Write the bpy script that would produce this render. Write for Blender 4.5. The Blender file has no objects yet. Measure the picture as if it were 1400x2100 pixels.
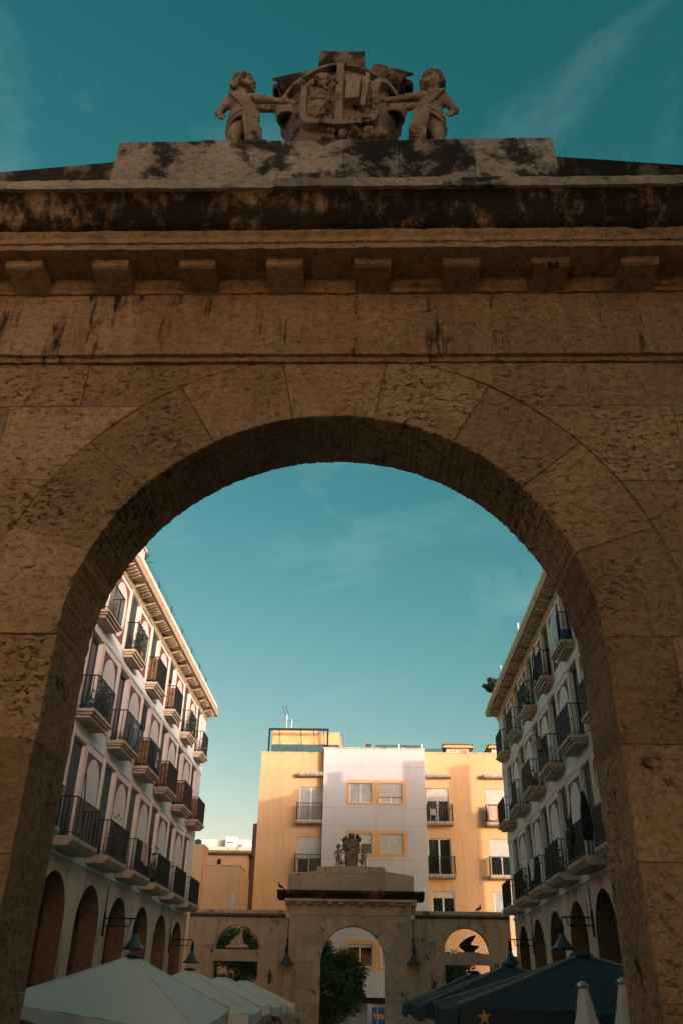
import bpy, bmesh, math, random
from mathutils import Vector, Matrix, noise as mnoise
R = math.radians
rnd = random.Random(7)
scene = bpy.context.scene
COL = scene.collection

# ------------------------------------------------------------------ camera, sky, sun, exposure
cam_d = bpy.data.cameras.new("Camera"); cam = bpy.data.objects.new("Camera", cam_d); COL.objects.link(cam)
scene.camera = cam
cam_d.sensor_fit = 'VERTICAL'; cam_d.sensor_height = 36.0; cam_d.lens = 36.0 * 1697.85 / 2100.0
cam_d.clip_start = 0.05; cam_d.clip_end = 2000
_yaw, _pit, _roll = R(-1.9345), R(30.5166), R(1.0770)
_F = Vector((math.sin(_yaw) * math.cos(_pit), math.cos(_yaw) * math.cos(_pit), math.sin(_pit)))
_Rt = Vector((math.cos(_yaw), -math.sin(_yaw), 0)); _U = _Rt.cross(_F)
_c, _s = math.cos(_roll), math.sin(_roll)
_X = _Rt * _c + _U * _s; _Y = _U * _c - _Rt * _s
cam.matrix_world = Matrix(((_X.x, _Y.x, -_F.x, 0.2748), (_X.y, _Y.y, -_F.y, -5.6615), (_X.z, _Y.z, -_F.z, 1.6), (0, 0, 0, 1)))

SUN_AZ, SUN_EL = R(143.0), R(8.2)          # clockwise from +Y; the sun stands behind the camera to the right
world = bpy.data.worlds.new("World"); scene.world = world; world.use_nodes = True
wn, wl = world.node_tree.nodes, world.node_tree.links
wn.clear()
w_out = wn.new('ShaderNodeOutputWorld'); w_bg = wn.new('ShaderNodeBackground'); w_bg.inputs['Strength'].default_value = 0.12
w_sky = wn.new('ShaderNodeTexSky'); w_sky.sky_type = 'NISHITA'; w_sky.sun_disc = False
w_sky.sun_elevation = SUN_EL; w_sky.sun_rotation = SUN_AZ; w_sky.air_density = 1.0; w_sky.dust_density = 1.6; w_sky.ozone_density = 1.0
# sky recoloured, sun-side glow boosted as added fill light: contrast curve per channel (teal above, warm towards the sun)
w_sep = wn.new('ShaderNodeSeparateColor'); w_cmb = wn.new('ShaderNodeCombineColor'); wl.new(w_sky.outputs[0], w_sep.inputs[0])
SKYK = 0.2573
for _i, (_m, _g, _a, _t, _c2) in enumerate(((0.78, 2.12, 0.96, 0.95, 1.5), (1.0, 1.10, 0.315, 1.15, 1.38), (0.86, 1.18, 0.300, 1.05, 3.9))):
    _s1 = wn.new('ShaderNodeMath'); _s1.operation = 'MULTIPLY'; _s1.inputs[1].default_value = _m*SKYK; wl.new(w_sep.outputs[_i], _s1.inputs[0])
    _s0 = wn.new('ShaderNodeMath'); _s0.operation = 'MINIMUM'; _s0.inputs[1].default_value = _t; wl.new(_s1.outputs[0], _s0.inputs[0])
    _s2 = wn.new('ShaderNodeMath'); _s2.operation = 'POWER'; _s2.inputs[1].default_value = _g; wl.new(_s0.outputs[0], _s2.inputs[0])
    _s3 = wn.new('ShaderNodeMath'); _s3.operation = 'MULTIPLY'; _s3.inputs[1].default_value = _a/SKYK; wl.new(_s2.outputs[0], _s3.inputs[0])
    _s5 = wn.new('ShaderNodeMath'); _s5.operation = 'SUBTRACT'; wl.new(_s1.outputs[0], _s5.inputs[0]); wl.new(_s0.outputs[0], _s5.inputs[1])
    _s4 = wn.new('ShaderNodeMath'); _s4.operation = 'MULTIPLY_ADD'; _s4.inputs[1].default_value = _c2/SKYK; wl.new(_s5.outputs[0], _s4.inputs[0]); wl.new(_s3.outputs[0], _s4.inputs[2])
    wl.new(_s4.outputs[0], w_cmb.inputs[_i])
# faint high wisps of cloud
w_tc = wn.new('ShaderNodeTexCoord'); w_map = wn.new('ShaderNodeMapping'); w_map.inputs['Scale'].default_value = (2.2, 2.2, 5.0)
w_map.inputs['Rotation'].default_value = (0.3, 0.5, 0.2); w_map.inputs['Location'].default_value = (3, 1, 2)
w_no = wn.new('ShaderNodeTexNoise'); w_no.inputs['Scale'].default_value = 1.6; w_no.inputs['Detail'].default_value = 9; w_no.inputs['Roughness'].default_value = 0.6
w_no.inputs['Distortion'].default_value = 0.5
w_rp = wn.new('ShaderNodeValToRGB'); w_rp.color_ramp.elements[0].position = 0.50; w_rp.color_ramp.elements[1].position = 0.86
w_rp.color_ramp.elements[1].color = (0.13, 0.13, 0.13, 1)
w_mix = wn.new('ShaderNodeMix'); w_mix.data_type = 'RGBA'; w_mix.inputs[7].default_value = (1.6, 2.2, 2.1, 1)
wl.new(w_tc.outputs['Generated'], w_map.inputs[0]); wl.new(w_map.outputs[0], w_no.inputs[0]); wl.new(w_no.outputs[0], w_rp.inputs[0])
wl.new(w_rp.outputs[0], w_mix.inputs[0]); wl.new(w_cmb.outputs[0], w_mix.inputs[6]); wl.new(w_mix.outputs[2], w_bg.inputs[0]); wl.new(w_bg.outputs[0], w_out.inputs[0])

sun_d = bpy.data.lights.new("Sun", 'SUN'); sun = bpy.data.objects.new("Sun", sun_d); COL.objects.link(sun)
sun_d.energy = 0.50; sun_d.angle = R(0.6); sun_d.color = (1.0, 0.84, 0.68)
_sd = Vector((math.sin(SUN_AZ) * math.cos(SUN_EL), math.cos(SUN_AZ) * math.cos(SUN_EL), math.sin(SUN_EL)))
sun.rotation_euler = _sd.to_track_quat('Z', 'Y').to_euler(); sun.location = (30, -40, 40)

vs = scene.view_settings
vs.view_transform = 'Standard'; vs.look = 'None'; vs.gamma = 1.0; vs.use_curve_mapping = False; vs.exposure = 2.36
scene.render.engine = 'CYCLES'
GZ = -0.7                                   # level of the paving

# ------------------------------------------------------------------ helpers
class MB:
    """collects geometry for one mesh"""
    def __init__(s): s.v = []; s.f = []
    def add(s, vs_, fs_):
        n = len(s.v); s.v += [tuple(p) for p in vs_]; s.f += [tuple(i + n for i in f) for f in fs_]; return s
    def box(s, x0, x1, y0, y1, z0, z1):
        return s.add([(x0,y0,z0),(x1,y0,z0),(x1,y1,z0),(x0,y1,z0),(x0,y0,z1),(x1,y0,z1),(x1,y1,z1),(x0,y1,z1)],
                     [(0,3,2,1),(4,5,6,7),(0,1,5,4),(1,2,6,5),(2,3,7,6),(3,0,4,7)])
    def prism(s, pts, a0, a1, ax='y'):
        """2D outline extruded along an axis; pts are (x,z) for y, (y,z) for x, (x,y) for z"""
        def m(p, a): return (p[0], a, p[1]) if ax == 'y' else ((a, p[0], p[1]) if ax == 'x' else (p[0], p[1], a))
        n = len(pts)
        return s.add([m(p, a0) for p in pts] + [m(p, a1) for p in pts],
                     [tuple(range(n)), tuple(range(2*n-1, n-1, -1))] + [(i, i+n, (i+1) % n + n, (i+1) % n) for i in range(n)])
    def tube(s, pts, r, n=6, cap=True):
        pts = [Vector(p) for p in pts]; rs = r if isinstance(r, (list, tuple)) else [r]*len(pts)
        vs_, fs_ = [], []
        for i, p in enumerate(pts):
            d = (pts[min(i+1, len(pts)-1)] - pts[max(i-1, 0)]).normalized()
            a = d.cross(Vector((0,0,1)) if abs(d.z) < .9 else Vector((1,0,0))).normalized(); b = d.cross(a)
            for k in range(n):
                t = 2*math.pi*k/n; vs_.append(p + (a*math.cos(t) + b*math.sin(t))*rs[i])
        for i in range(len(pts)-1):
            for k in range(n): fs_.append((i*n+k, i*n+(k+1) % n, (i+1)*n+(k+1) % n, (i+1)*n+k))
        if cap: fs_ += [tuple(range(n-1, -1, -1)), tuple(range((len(pts)-1)*n, len(pts)*n))]
        return s.add(vs_, fs_)
    def lathe(s, prof, c=(0,0,0), n=24, mod=None):
        vs_, fs_ = [], []
        for i, (r, z) in enumerate(prof):
            for k in range(n):
                t = 2*math.pi*k/n; rr, zz = (r, z) if mod is None else mod(r, z, t, i)
                vs_.append((c[0]+rr*math.cos(t), c[1]+rr*math.sin(t), c[2]+zz))
        for i in range(len(prof)-1):
            for k in range(n): fs_.append((i*n+k, i*n+(k+1) % n, (i+1)*n+(k+1) % n, (i+1)*n+k))
        fs_ += [tuple(range(n-1, -1, -1)), tuple(range((len(prof)-1)*n, len(prof)*n))]
        return s.add(vs_, fs_)
    def ball(s, c, r, n=10, m=7):
        r = r if isinstance(r, (tuple, list)) else (r, r, r); vs_, fs_ = [], []
        for i in range(m+1):
            ph = math.pi*i/m
            for k in range(n):
                t = 2*math.pi*k/n
                vs_.append((c[0]+r[0]*math.sin(ph)*math.cos(t), c[1]+r[1]*math.sin(ph)*math.sin(t), c[2]+r[2]*math.cos(ph)))
        for i in range(m):
            for k in range(n): fs_.append((i*n+k, i*n+(k+1) % n, (i+1)*n+(k+1) % n, (i+1)*n+k))
        return s.add(vs_, fs_)
    def limb(s, p0, r0, p1, r1, n=10):
        """tapered limb with round ends"""
        p0, p1 = Vector(p0), Vector(p1); pts, rs = [], []
        d = (p1-p0).normalized()
        for a in (-.98, -.7, -.35): pts.append(p0 + d*r0*a); rs.append(r0*math.sqrt(1-a*a))
        pts += [p0, p0.lerp(p1, .5), p1]; rs += [r0, (r0+r1)/2, r1]
        for a in (.35, .7, .98): pts.append(p1 + d*r1*a); rs.append(r1*math.sqrt(1-a*a))
        return s.tube(pts, rs, n)
    def mesh(s, name, smooth=False, merge=0.0, dissolve=False):
        me = bpy.data.meshes.new(name); me.from_pydata(s.v, [], s.f)
        bm = bmesh.new(); bm.from_mesh(me)
        if merge: bmesh.ops.remove_doubles(bm, verts=bm.verts, dist=merge)
        bmesh.ops.recalc_face_normals(bm, faces=bm.faces)
        bm.to_mesh(me); bm.free()
        if smooth: me.shade_smooth()
        return me

def put(name, me, mat, parent=None, loc=(0,0,0), rz=0.0, scale=None):
    if isinstance(me, MB): me = me.mesh(name)
    if mat is not None and not me.materials: me.materials.append(mat)
    o = bpy.data.objects.new(name, me); COL.objects.link(o); o.location = loc; o.rotation_euler = (0, 0, rz)
    if scale: o.scale = scale if isinstance(scale, (tuple, list)) else (scale,)*3
    if parent is not None: o.parent = parent
    return o
def tag(o, label, cat, group=None):
    o['label'] = label; o['category'] = cat
    if group: o['group'] = group
    return o
def thing(name, label, cat, loc=(0,0,0), rz=0.0, group=None):
    o = bpy.data.objects.new(name, None); COL.objects.link(o); o.location = loc; o.rotation_euler = (0,0,rz); o.empty_display_size = .2
    return tag(o, label, cat, group)
def structure(o): o['kind'] = 'structure'; return o
def dup(o, parent=None):
    c = o.copy(); COL.objects.link(c)
    if parent is not None: c.parent = parent
    for ch in list(o.children): dup(ch, c)
    return c

# ------------------------------------------------------------------ materials
def nt(name):
    m = bpy.data.materials.new(name); m.use_nodes = True; t = m.node_tree
    return m, t.nodes, t.links, t.nodes['Principled BSDF']
def setv(n, **k):
    for a, b in k.items(): n.inputs[a.replace('_', ' ')].default_value = b
    return n
def mixc(N, L, fac, a, b, mode='MIX'):
    m = N.new('ShaderNodeMix'); m.data_type = 'RGBA'; m.blend_type = mode
    for i, x in ((0, fac), (6, a), (7, b)):
        if hasattr(x, 'is_linked') or hasattr(x, 'links'): L.new(x, m.inputs[i])
        else: m.inputs[i].default_value = x if i == 0 else (*x, 1)
    return m.outputs[2]
def ramp(N, L, src, lo, hi, c0=0.0, c1=1.0):
    r = N.new('ShaderNodeMapRange'); r.inputs[1].default_value = lo; r.inputs[2].default_value = hi; r.inputs[3].default_value = c0; r.inputs[4].default_value = c1
    r.interpolation_type = 'SMOOTHSTEP'; L.new(src, r.inputs[0]); return r.outputs[0]
def noise(N, L, co, scale, detail=6, rough=.55, dist=0.0):
    n = N.new('ShaderNodeTexNoise'); setv(n, Scale=scale, Detail=detail, Roughness=rough, Distortion=dist); L.new(co, n.inputs[0]); return n.outputs[0]
def mapped(N, L, co, sc, loc=(0,0,0)):
    m = N.new('ShaderNodeMapping'); m.inputs['Scale'].default_value = sc; m.inputs['Location'].default_value = loc; L.new(co, m.inputs[0]); return m.outputs[0]
def math2(N, L, op, a, b):
    m = N.new('ShaderNodeMath'); m.operation = op
    for i, x in ((0, a), (1, b)):
        if isinstance(x, (int, float)): m.inputs[i].default_value = x
        else: L.new(x, m.inputs[i])
    return m.outputs[0]

def stone_mat(name, base, alt, pale, crust=0.0, streak=0.0, fine=1.0, pits=1.0, scale=1.0, bump=1.0, vary=.30, rough=.9, pitlow=0.0):
    """weathered sandstone: mottled colour, pale lime patches, pits, black crust (its own blotches and runs)"""
    m, N, L, P = nt(name)
    co = N.new('ShaderNodeNewGeometry').outputs['Position']; oi = N.new('ShaderNodeObjectInfo')
    cob = N.new('ShaderNodeVectorMath'); cob.operation = 'MULTIPLY_ADD'
    cv = N.new('ShaderNodeCombineXYZ'); L.new(oi.outputs['Random'], cv.inputs[0]); L.new(oi.outputs['Random'], cv.inputs[2])
    cob.inputs[1].default_value = (1,1,1); L.new(co, cob.inputs[0]); 
    sc = N.new('ShaderNodeVectorMath'); sc.operation = 'SCALE'; sc.inputs[3].default_value = 17.0; L.new(cv.outputs[0], sc.inputs[0]); L.new(sc.outputs[0], cob.inputs[2])
    blk = cob.outputs[0]                                    # coordinates that differ from stone to stone
    big = noise(N, L, blk, .9*scale, 7, .6, .6)
    mid = noise(N, L, blk, 4.5*scale, 8, .65, .3)
    c = mixc(N, L, ramp(N, L, big, .36, .66), base, alt)
    c = mixc(N, L, ramp(N, L, mid, .52, .78, 0, .7), c, pale)
    fin = noise(N, L, co, 38*scale, 5, .7)
    gr = noise(N, L, mapped(N, L, co, (13*scale, 13*scale, 19*scale)), 1.0, 9, .78, .5)
    red = noise(N, L, blk, 2.3*scale, 5, .6, .8)
    c = mixc(N, L, ramp(N, L, red, .5, .72, 0, .55), c, (base[0]*.92, base[1]*.80, base[2]*.62))
    c = mixc(N, L, ramp(N, L, gr, .33, .57, .80*fine, 0), c, (base[0]*.30, base[1]*.30, base[2]*.33))  # grain hollows darkened in colour, as dirt and to deepen weak relief shading
    c = mixc(N, L, ramp(N, L, fin, .3, .7, .32*fine, 0), c, (base[0]*.35, base[1]*.33, base[2]*.32))
    vert = noise(N, L, mapped(N, L, co, (5.5*scale, 5.5*scale, .5*scale)), 1.0, 7, .65)
    c = mixc(N, L, ramp(N, L, vert, .5, .72, 0, .45), c, (base[0]*.42, base[1]*.4, base[2]*.42))
    # pits
    pm = noise(N, L, co, 1.7*scale, 4, .5)
    pit = noise(N, L, mapped(N, L, co, (14*scale, 14*scale, 24*scale)), 1.0, 8, .72, .6)
    pth = math2(N, L, 'ADD', math2(N, L, 'ADD', pit, math2(N, L, 'MULTIPLY', pm, .30)), math2(N, L, 'MULTIPLY', gr, -.12))
    pitm = ramp(N, L, pth, .665-pitlow, .79-pitlow, 0, .66*pits)
    c = mixc(N, L, pitm, c, (.045, .033, .024))
    # black crust
    cr1 = noise(N, L, co, 1.9*scale, 8, .68, .3)
    cr2 = noise(N, L, mapped(N, L, co, (7*scale, 7*scale, .85*scale), (3, 1, 0)), 1.0, 8, .7)
    crv = math2(N, L, 'ADD', math2(N, L, 'MULTIPLY', cr1, 1-streak), math2(N, L, 'MULTIPLY', cr2, streak))
    crm = ramp(N, L, crv, .66-.26*crust, .72-.2*crust, 0, .93 if crust > 0 else 0)
    c = mixc(N, L, crm, c, (.018, .019, .018))
    # stone to stone
    hv = N.new('ShaderNodeHueSaturation'); L.new(c, hv.inputs['Color'])
    L.new(ramp(N, L, oi.outputs['Random'], 0, 1, 1.06-vary, 1.06+vary), hv.inputs['Value']); L.new(c, hv.inputs['Color'])
    L.new(hv.outputs[0], P.inputs['Base Color']); P.inputs['Roughness'].default_value = rough; P.inputs['Specular IOR Level'].default_value = .2
    h = math2(N, L, 'ADD', math2(N, L, 'MULTIPLY', fin, .6), math2(N, L, 'MULTIPLY', gr, 1.6))
    h = math2(N, L, 'SUBTRACT', h, math2(N, L, 'MULTIPLY', pitm, .8))
    b = N.new('ShaderNodeBump'); b.inputs['Strength'].default_value = .85*bump; b.inputs['Distance'].default_value = .05; L.new(h, b.inputs['Height']); L.new(b.outputs[0], P.inputs['Normal'])
    return m

def plaster_mat(name, base, dirt=(.2,.16,.12), amount=.4, bump=.15, vary=0.0):
    m, N, L, P = nt(name); co = N.new('ShaderNodeNewGeometry').outputs['Position']
    a = noise(N, L, co, .7, 7, .6, .4); c = mixc(N, L, ramp(N, L, a, .35, .7, 0, .35), base, tuple(x*.78 for x in base))
    st = noise(N, L, mapped(N, L, co, (4, 4, .22)), 1, 8, .65); c = mixc(N, L, ramp(N, L, st, .46, .72, 0, amount), c, dirt)
    sp = noise(N, L, co, 3.2, 8, .72); c = mixc(N, L, ramp(N, L, sp, .53, .74, 0, amount), c, dirt)
    fn = noise(N, L, co, 45, 4, .6); c = mixc(N, L, ramp(N, L, fn, .3, .7, .12, 0), c, tuple(x*.5 for x in base))
    L.new(c, P.inputs['Base Color']); P.inputs['Roughness'].default_value = .9; P.inputs['Specular IOR Level'].default_value = .2
    b = N.new('ShaderNodeBump'); b.inputs['Strength'].default_value = bump; b.inputs['Distance'].default_value = .02
    L.new(noise(N, L, co, 22, 6, .6), b.inputs['Height']); L.new(b.outputs[0], P.inputs['Normal'])
    return m

def simple(name, col, rough=.6, metal=0.0, spec=.4, var=.0, vscale=6, trans=0.0):
    m, N, L, P = nt(name)
    if var:
        co = N.new('ShaderNodeNewGeometry').outputs['Position']
        c = mixc(N, L, ramp(N, L, noise(N, L, co, vscale, 6, .6), .35, .65), col, tuple(x*(1-var) for x in col)); L.new(c, P.inputs['Base Color'])
    else: P.inputs['Base Color'].default_value = (*col, 1)
    P.inputs['Roughness'].default_value = rough; P.inputs['Metallic'].default_value = metal; P.inputs['Specular IOR Level'].default_value = spec
    if trans: P.inputs['Transmission Weight'].default_value = trans
    return m

def leaf_mat(name, c0, c1):
    m, N, L, P = nt(name); co = N.new('ShaderNodeNewGeometry').outputs['Position']
    c = mixc(N, L, ramp(N, L, noise(N, L, co, 5, 3, .6), .35, .65), c0, c1); L.new(c, P.inputs['Base Color'])
    P.inputs['Roughness'].default_value = .5; P.inputs['Specular IOR Level'].default_value = .4
    P.inputs['Transmission Weight'].default_value = 0
    return m

M = {}
SAND = (.74, .50, .30); SANDB = (.54, .35, .20); PALE = (.76, .63, .49)
M['gate'] = stone_mat('gate_sandstone', SAND, SANDB, PALE, crust=.08, vary=.20, pitlow=.02)
M['gate_worn'] = stone_mat('gate_sandstone_pocked', SAND, SANDB, PALE, crust=.16, pits=1.2, vary=.22, pitlow=.035)
M['gate_pitted'] = stone_mat('gate_sandstone_deep_pits', SAND, SANDB, PALE, crust=.12, pits=1.2, vary=.20, pitlow=.05)
M['frieze'] = stone_mat('frieze_sandstone', SAND, (.62,.40,.235), PALE, crust=.46, streak=.7, vary=.10)
M['cyma'] = stone_mat('crusted_cornice_stone', (.62,.41,.25), SANDB, PALE, crust=1.14, streak=.5)
M['corona'] = stone_mat('corona_stone', (.64,.43,.27), SAND, PALE, crust=.2, streak=.55, pits=.4, vary=.08)
M['modillion'] = stone_mat('modillion_stone', (.66,.45,.29), SAND, PALE, crust=.22, pits=.5)
M['attic'] = stone_mat('grey_attic_stone', (.66,.58,.50), (.56,.49,.41), (.70,.64,.57), crust=.74, pits=.6)
M['fillet'] = stone_mat('grey_cornice_fillet', (.62,.56,.49), (.5,.44,.37), (.7,.65,.58), crust=.55, streak=.3, pits=.5)
M['scroll'] = stone_mat('dark_scroll_stone', (.34,.24,.17), (.25,.18,.13), (.42,.33,.26), crust=.78, streak=.2, pits=.3, scale=2.0, bump=.6, vary=.1)
M['shoulder'] = stone_mat('blackened_attic_stone', (.42,.36,.29), (.34,.29,.23), (.5,.45,.39), crust=1.05, streak=.3, pits=.5)
M['statue'] = stone_mat('statue_stone', (.48,.37,.28), (.34,.26,.19), (.64,.54,.46), crust=.60, streak=.3, pits=.4, scale=2.2, bump=.6, vary=.12)
M['fargate'] = stone_mat('far_gate_sandstone', (.68,.51,.37), (.56,.41,.29), (.74,.6,.47), crust=.20, scale=.55, bump=.6, pits=.3, fine=.35, vary=.14)
M['farcrust'] = stone_mat('far_gate_crusted_stone', (.66,.49,.36), (.56,.41,.29), (.74,.6,.47), crust=.50, streak=.35, scale=.6, bump=.6, pits=.3, fine=.35, vary=.1)
M['farblack'] = stone_mat('far_gate_black_cornice', (.3,.2,.13), (.25,.16,.1), (.4,.3,.2), crust=1.15, streak=.3, scale=.6, bump=.6, pits=.35, vary=.05)
M['cream'] = plaster_mat('cream_facade_plaster', (.84,.77,.70), (.45,.35,.27), .22)
M['creamtrim'] = plaster_mat('cream_trim_plaster', (.84,.71,.56), (.48,.35,.25), .3)
M['field'] = plaster_mat('pale_panel_paint', (.79,.72,.65), (.5,.4,.33), .18)
M['burgundy'] = plaster_mat('burgundy_panel_paint', (.24,.085,.07), (.4,.2,.16), .3)
M['band'] = plaster_mat('pale_band_plaster', (.82,.80,.76), (.45,.40,.33), .22)
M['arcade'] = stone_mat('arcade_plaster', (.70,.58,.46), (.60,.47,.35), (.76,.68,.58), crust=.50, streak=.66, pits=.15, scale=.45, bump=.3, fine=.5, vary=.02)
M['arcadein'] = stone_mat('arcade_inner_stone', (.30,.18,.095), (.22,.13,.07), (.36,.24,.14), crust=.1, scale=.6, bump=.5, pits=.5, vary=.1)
M['slab'] = plaster_mat('balcony_slab_stone', (.58,.45,.33), (.22,.15,.10), .7)
M['cornice'] = plaster_mat('cornice_plaster', (.60,.46,.32), (.28,.19,.13), .6)
M['iron'] = simple('black_iron', (.012,.014,.015), .5, .3, .4)
M['shutter'] = simple('grey_roller_shutter', (.09,.105,.105), .55, 0, .3, .3, 3)
M['shutterpale'] = simple('pale_roller_shutter', (.60,.58,.53), .6, 0, .3, .12, 3)
M['wooddark'] = simple('dark_door_wood', (.06,.045,.035), .5, 0, .4, .3, 9)
M['board'] = simple('brown_balcony_boards', (.30,.155,.07), .65, 0, .3, .6, 7)
M['glass'] = simple('dark_window_glass', (.012,.016,.018), .1, 0, .3)
M['glasspale'] = simple('curtained_window_glass', (.42,.45,.44), .12, 0, .6, .25, 1.2)
M['white'] = simple('white_window_frame', (.72,.73,.72), .4, 0, .4)
M['yellow'] = plaster_mat('ochre_render', (.72,.45,.235), (.48,.285,.145), .38, .12)
M['orange'] = plaster_mat('orange_window_trim', (.70,.42,.205), (.42,.25,.13), .2, .1)
M['whitewall'] = plaster_mat('white_render', (.57,.57,.58), (.38,.35,.33), .18, .1)
M['coping'] = plaster_mat('stained_coping', (.62,.52,.40), (.08,.065,.05), .8, .1)
M['concrete'] = plaster_mat('balcony_concrete', (.50,.44,.36), (.10,.08,.06), .7, .1)
M['tile'] = simple('brown_roof_tile', (.20,.115,.075), .85, 0, .2, .5, 9)
M['canvas'] = plaster_mat('cream_canvas', (.90,.84,.75), (.62,.57,.5), .2, .35)
M['navy'] = plaster_mat('navy_canvas', (.045,.072,.088), (.07,.09,.10), .3, .08)
M['navyedge'] = simple('grey_canvas_piping', (.26,.25,.23), .8)
M['starb'] = simple('black_star_print', (.01,.01,.01), .7); M['starg'] = simple('gold_star_print', (.5,.3,.12), .6)
M['whitecanvas'] = plaster_mat('off_white_canvas', (.86,.83,.79), (.5,.46,.41), .3, .08)
M['lamp'] = simple('grey_enamel', (.06,.085,.095), .4, .2, .5, .2, 8)
M['leaf'] = leaf_mat('orange_tree_leaf', (.05,.105,.03), (.11,.17,.05))
M['leafdry'] = leaf_mat('grey_green_leaf', (.05,.075,.035), (.085,.10,.055))
M['bark'] = simple('bark', (.09,.065,.045), .9, 0, .2, .5, 20)
M['terracotta'] = simple('terracotta_pot', (.36,.14,.075), .8, 0, .2, .2)
M['teal'] = simple('teal_glazed_pot', (.02,.11,.12), .3, 0, .5)
M['bluebin'] = simple('blue_plastic', (.015,.09,.2), .4); M['whiteplastic'] = simple('white_plastic', (.62,.64,.64), .4)
M['paving'] = stone_mat('stone_paving', (.60,.55,.48), (.52,.47,.41), (.66,.62,.56), crust=.1, scale=.5, bump=.4, vary=.05)
M['street'] = stone_mat('street_asphalt', (.12,.11,.10), (.09,.085,.08), (.15,.14,.13), scale=.5, bump=.4, vary=.02)
M['streetwall'] = plaster_mat('shading_house_plaster', (.50,.45,.39), (.34,.29,.24), .35)
M['blackcloth'] = simple('black_cloth', (.012,.012,.014), .95); M['sheet'] = simple('pale_blue_sheet', (.55,.60,.62), .9)
M['teblue'] = simple('blue_sign_panel', (.012,.10,.26), .4); M['teyellow'] = simple('yellow_sign_letter', (.75,.42,.03), .4)
M['feather'] = simple('dark_feathers', (.03,.03,.032), .7); M['bluetarp'] = simple('teal_tarpaulin', (.05,.13,.16), .6, 0, .3, .4, 5)
M['metal'] = simple('galvanised_metal', (.45,.46,.45), .4, .8)
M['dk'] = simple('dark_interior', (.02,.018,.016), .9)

# ------------------------------------------------------------------ ground
g = MB(); g.add([(-300,-300,GZ),(300,-300,GZ),(300,300,GZ),(-300,300,GZ)], [(0,1,2,3)])
structure(put('ground', g, M['street']))
g = MB(); g.add([(-12,.3,GZ+.004),(11.5,.3,GZ+.004),(11.5,62,GZ+.004),(-12,62,GZ+.004)], [(0,1,2,3)])  # unseen pale paving, added to bounce light onto the house fronts
structure(put('bounce_paving', g, M['paving']))

# ------------------------------------------------------------------ masonry of a round-arched gateway
def stone_block(pts, y0, y1, ch=.0065, jag=0.0, back=True):
    """polygonal block (outline in x,z, counter-clockwise) with a chamfered joint round its face"""
    n = len(pts); cx = sum(p[0] for p in pts)/n; cz = sum(p[1] for p in pts)/n
    def inset(d):
        out = []
        for i in range(n):
            a, b, c = Vector(pts[i-1]), Vector(pts[i]), Vector(pts[(i+1) % n])
            e1 = (b-a); e2 = (c-b)
            n1 = Vector((-e1.y, e1.x)).normalized() if e1.length > 1e-6 else Vector((0,0)); n2 = Vector((-e2.y, e2.x)).normalized() if e2.length > 1e-6 else n1
            k = (n1+n2); k = k/max(.3, k.length_squared)*2 if k.length > 1e-6 else n1
            out.append(b + k*d)
        return out
    a, b = inset(ch), inset(.0012)
    m = MB(); V = [(p.x, y0, p.y) for p in a] + [(p.x, y0+ch*1.1, p.y) for p in b] + [(p.x, y1-ch, p.y) for p in b] + [(p.x, y1, p.y) for p in a]
    F = [tuple(range(n)), tuple(range(4*n-1, 3*n-1, -1))]
    for r in range(3):
        F += [(r*n+i, r*n+n+i, r*n+n+(i+1) % n, r*n+(i+1) % n) for i in range(n)]
    return m.add(V, F)

def rough_r(th, seed, amp):
    return amp*(mnoise.noise(Vector((th*9, seed, .3)))*.45 + mnoise.noise(Vector((th*34, seed, 2.2)))*.6 + mnoise.noise(Vector((th*110, seed, 5.2)))*.7 - 1.6*max(0, mnoise.noise(Vector((th*13, seed, 8.1)))-.42)*-2.2)

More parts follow.
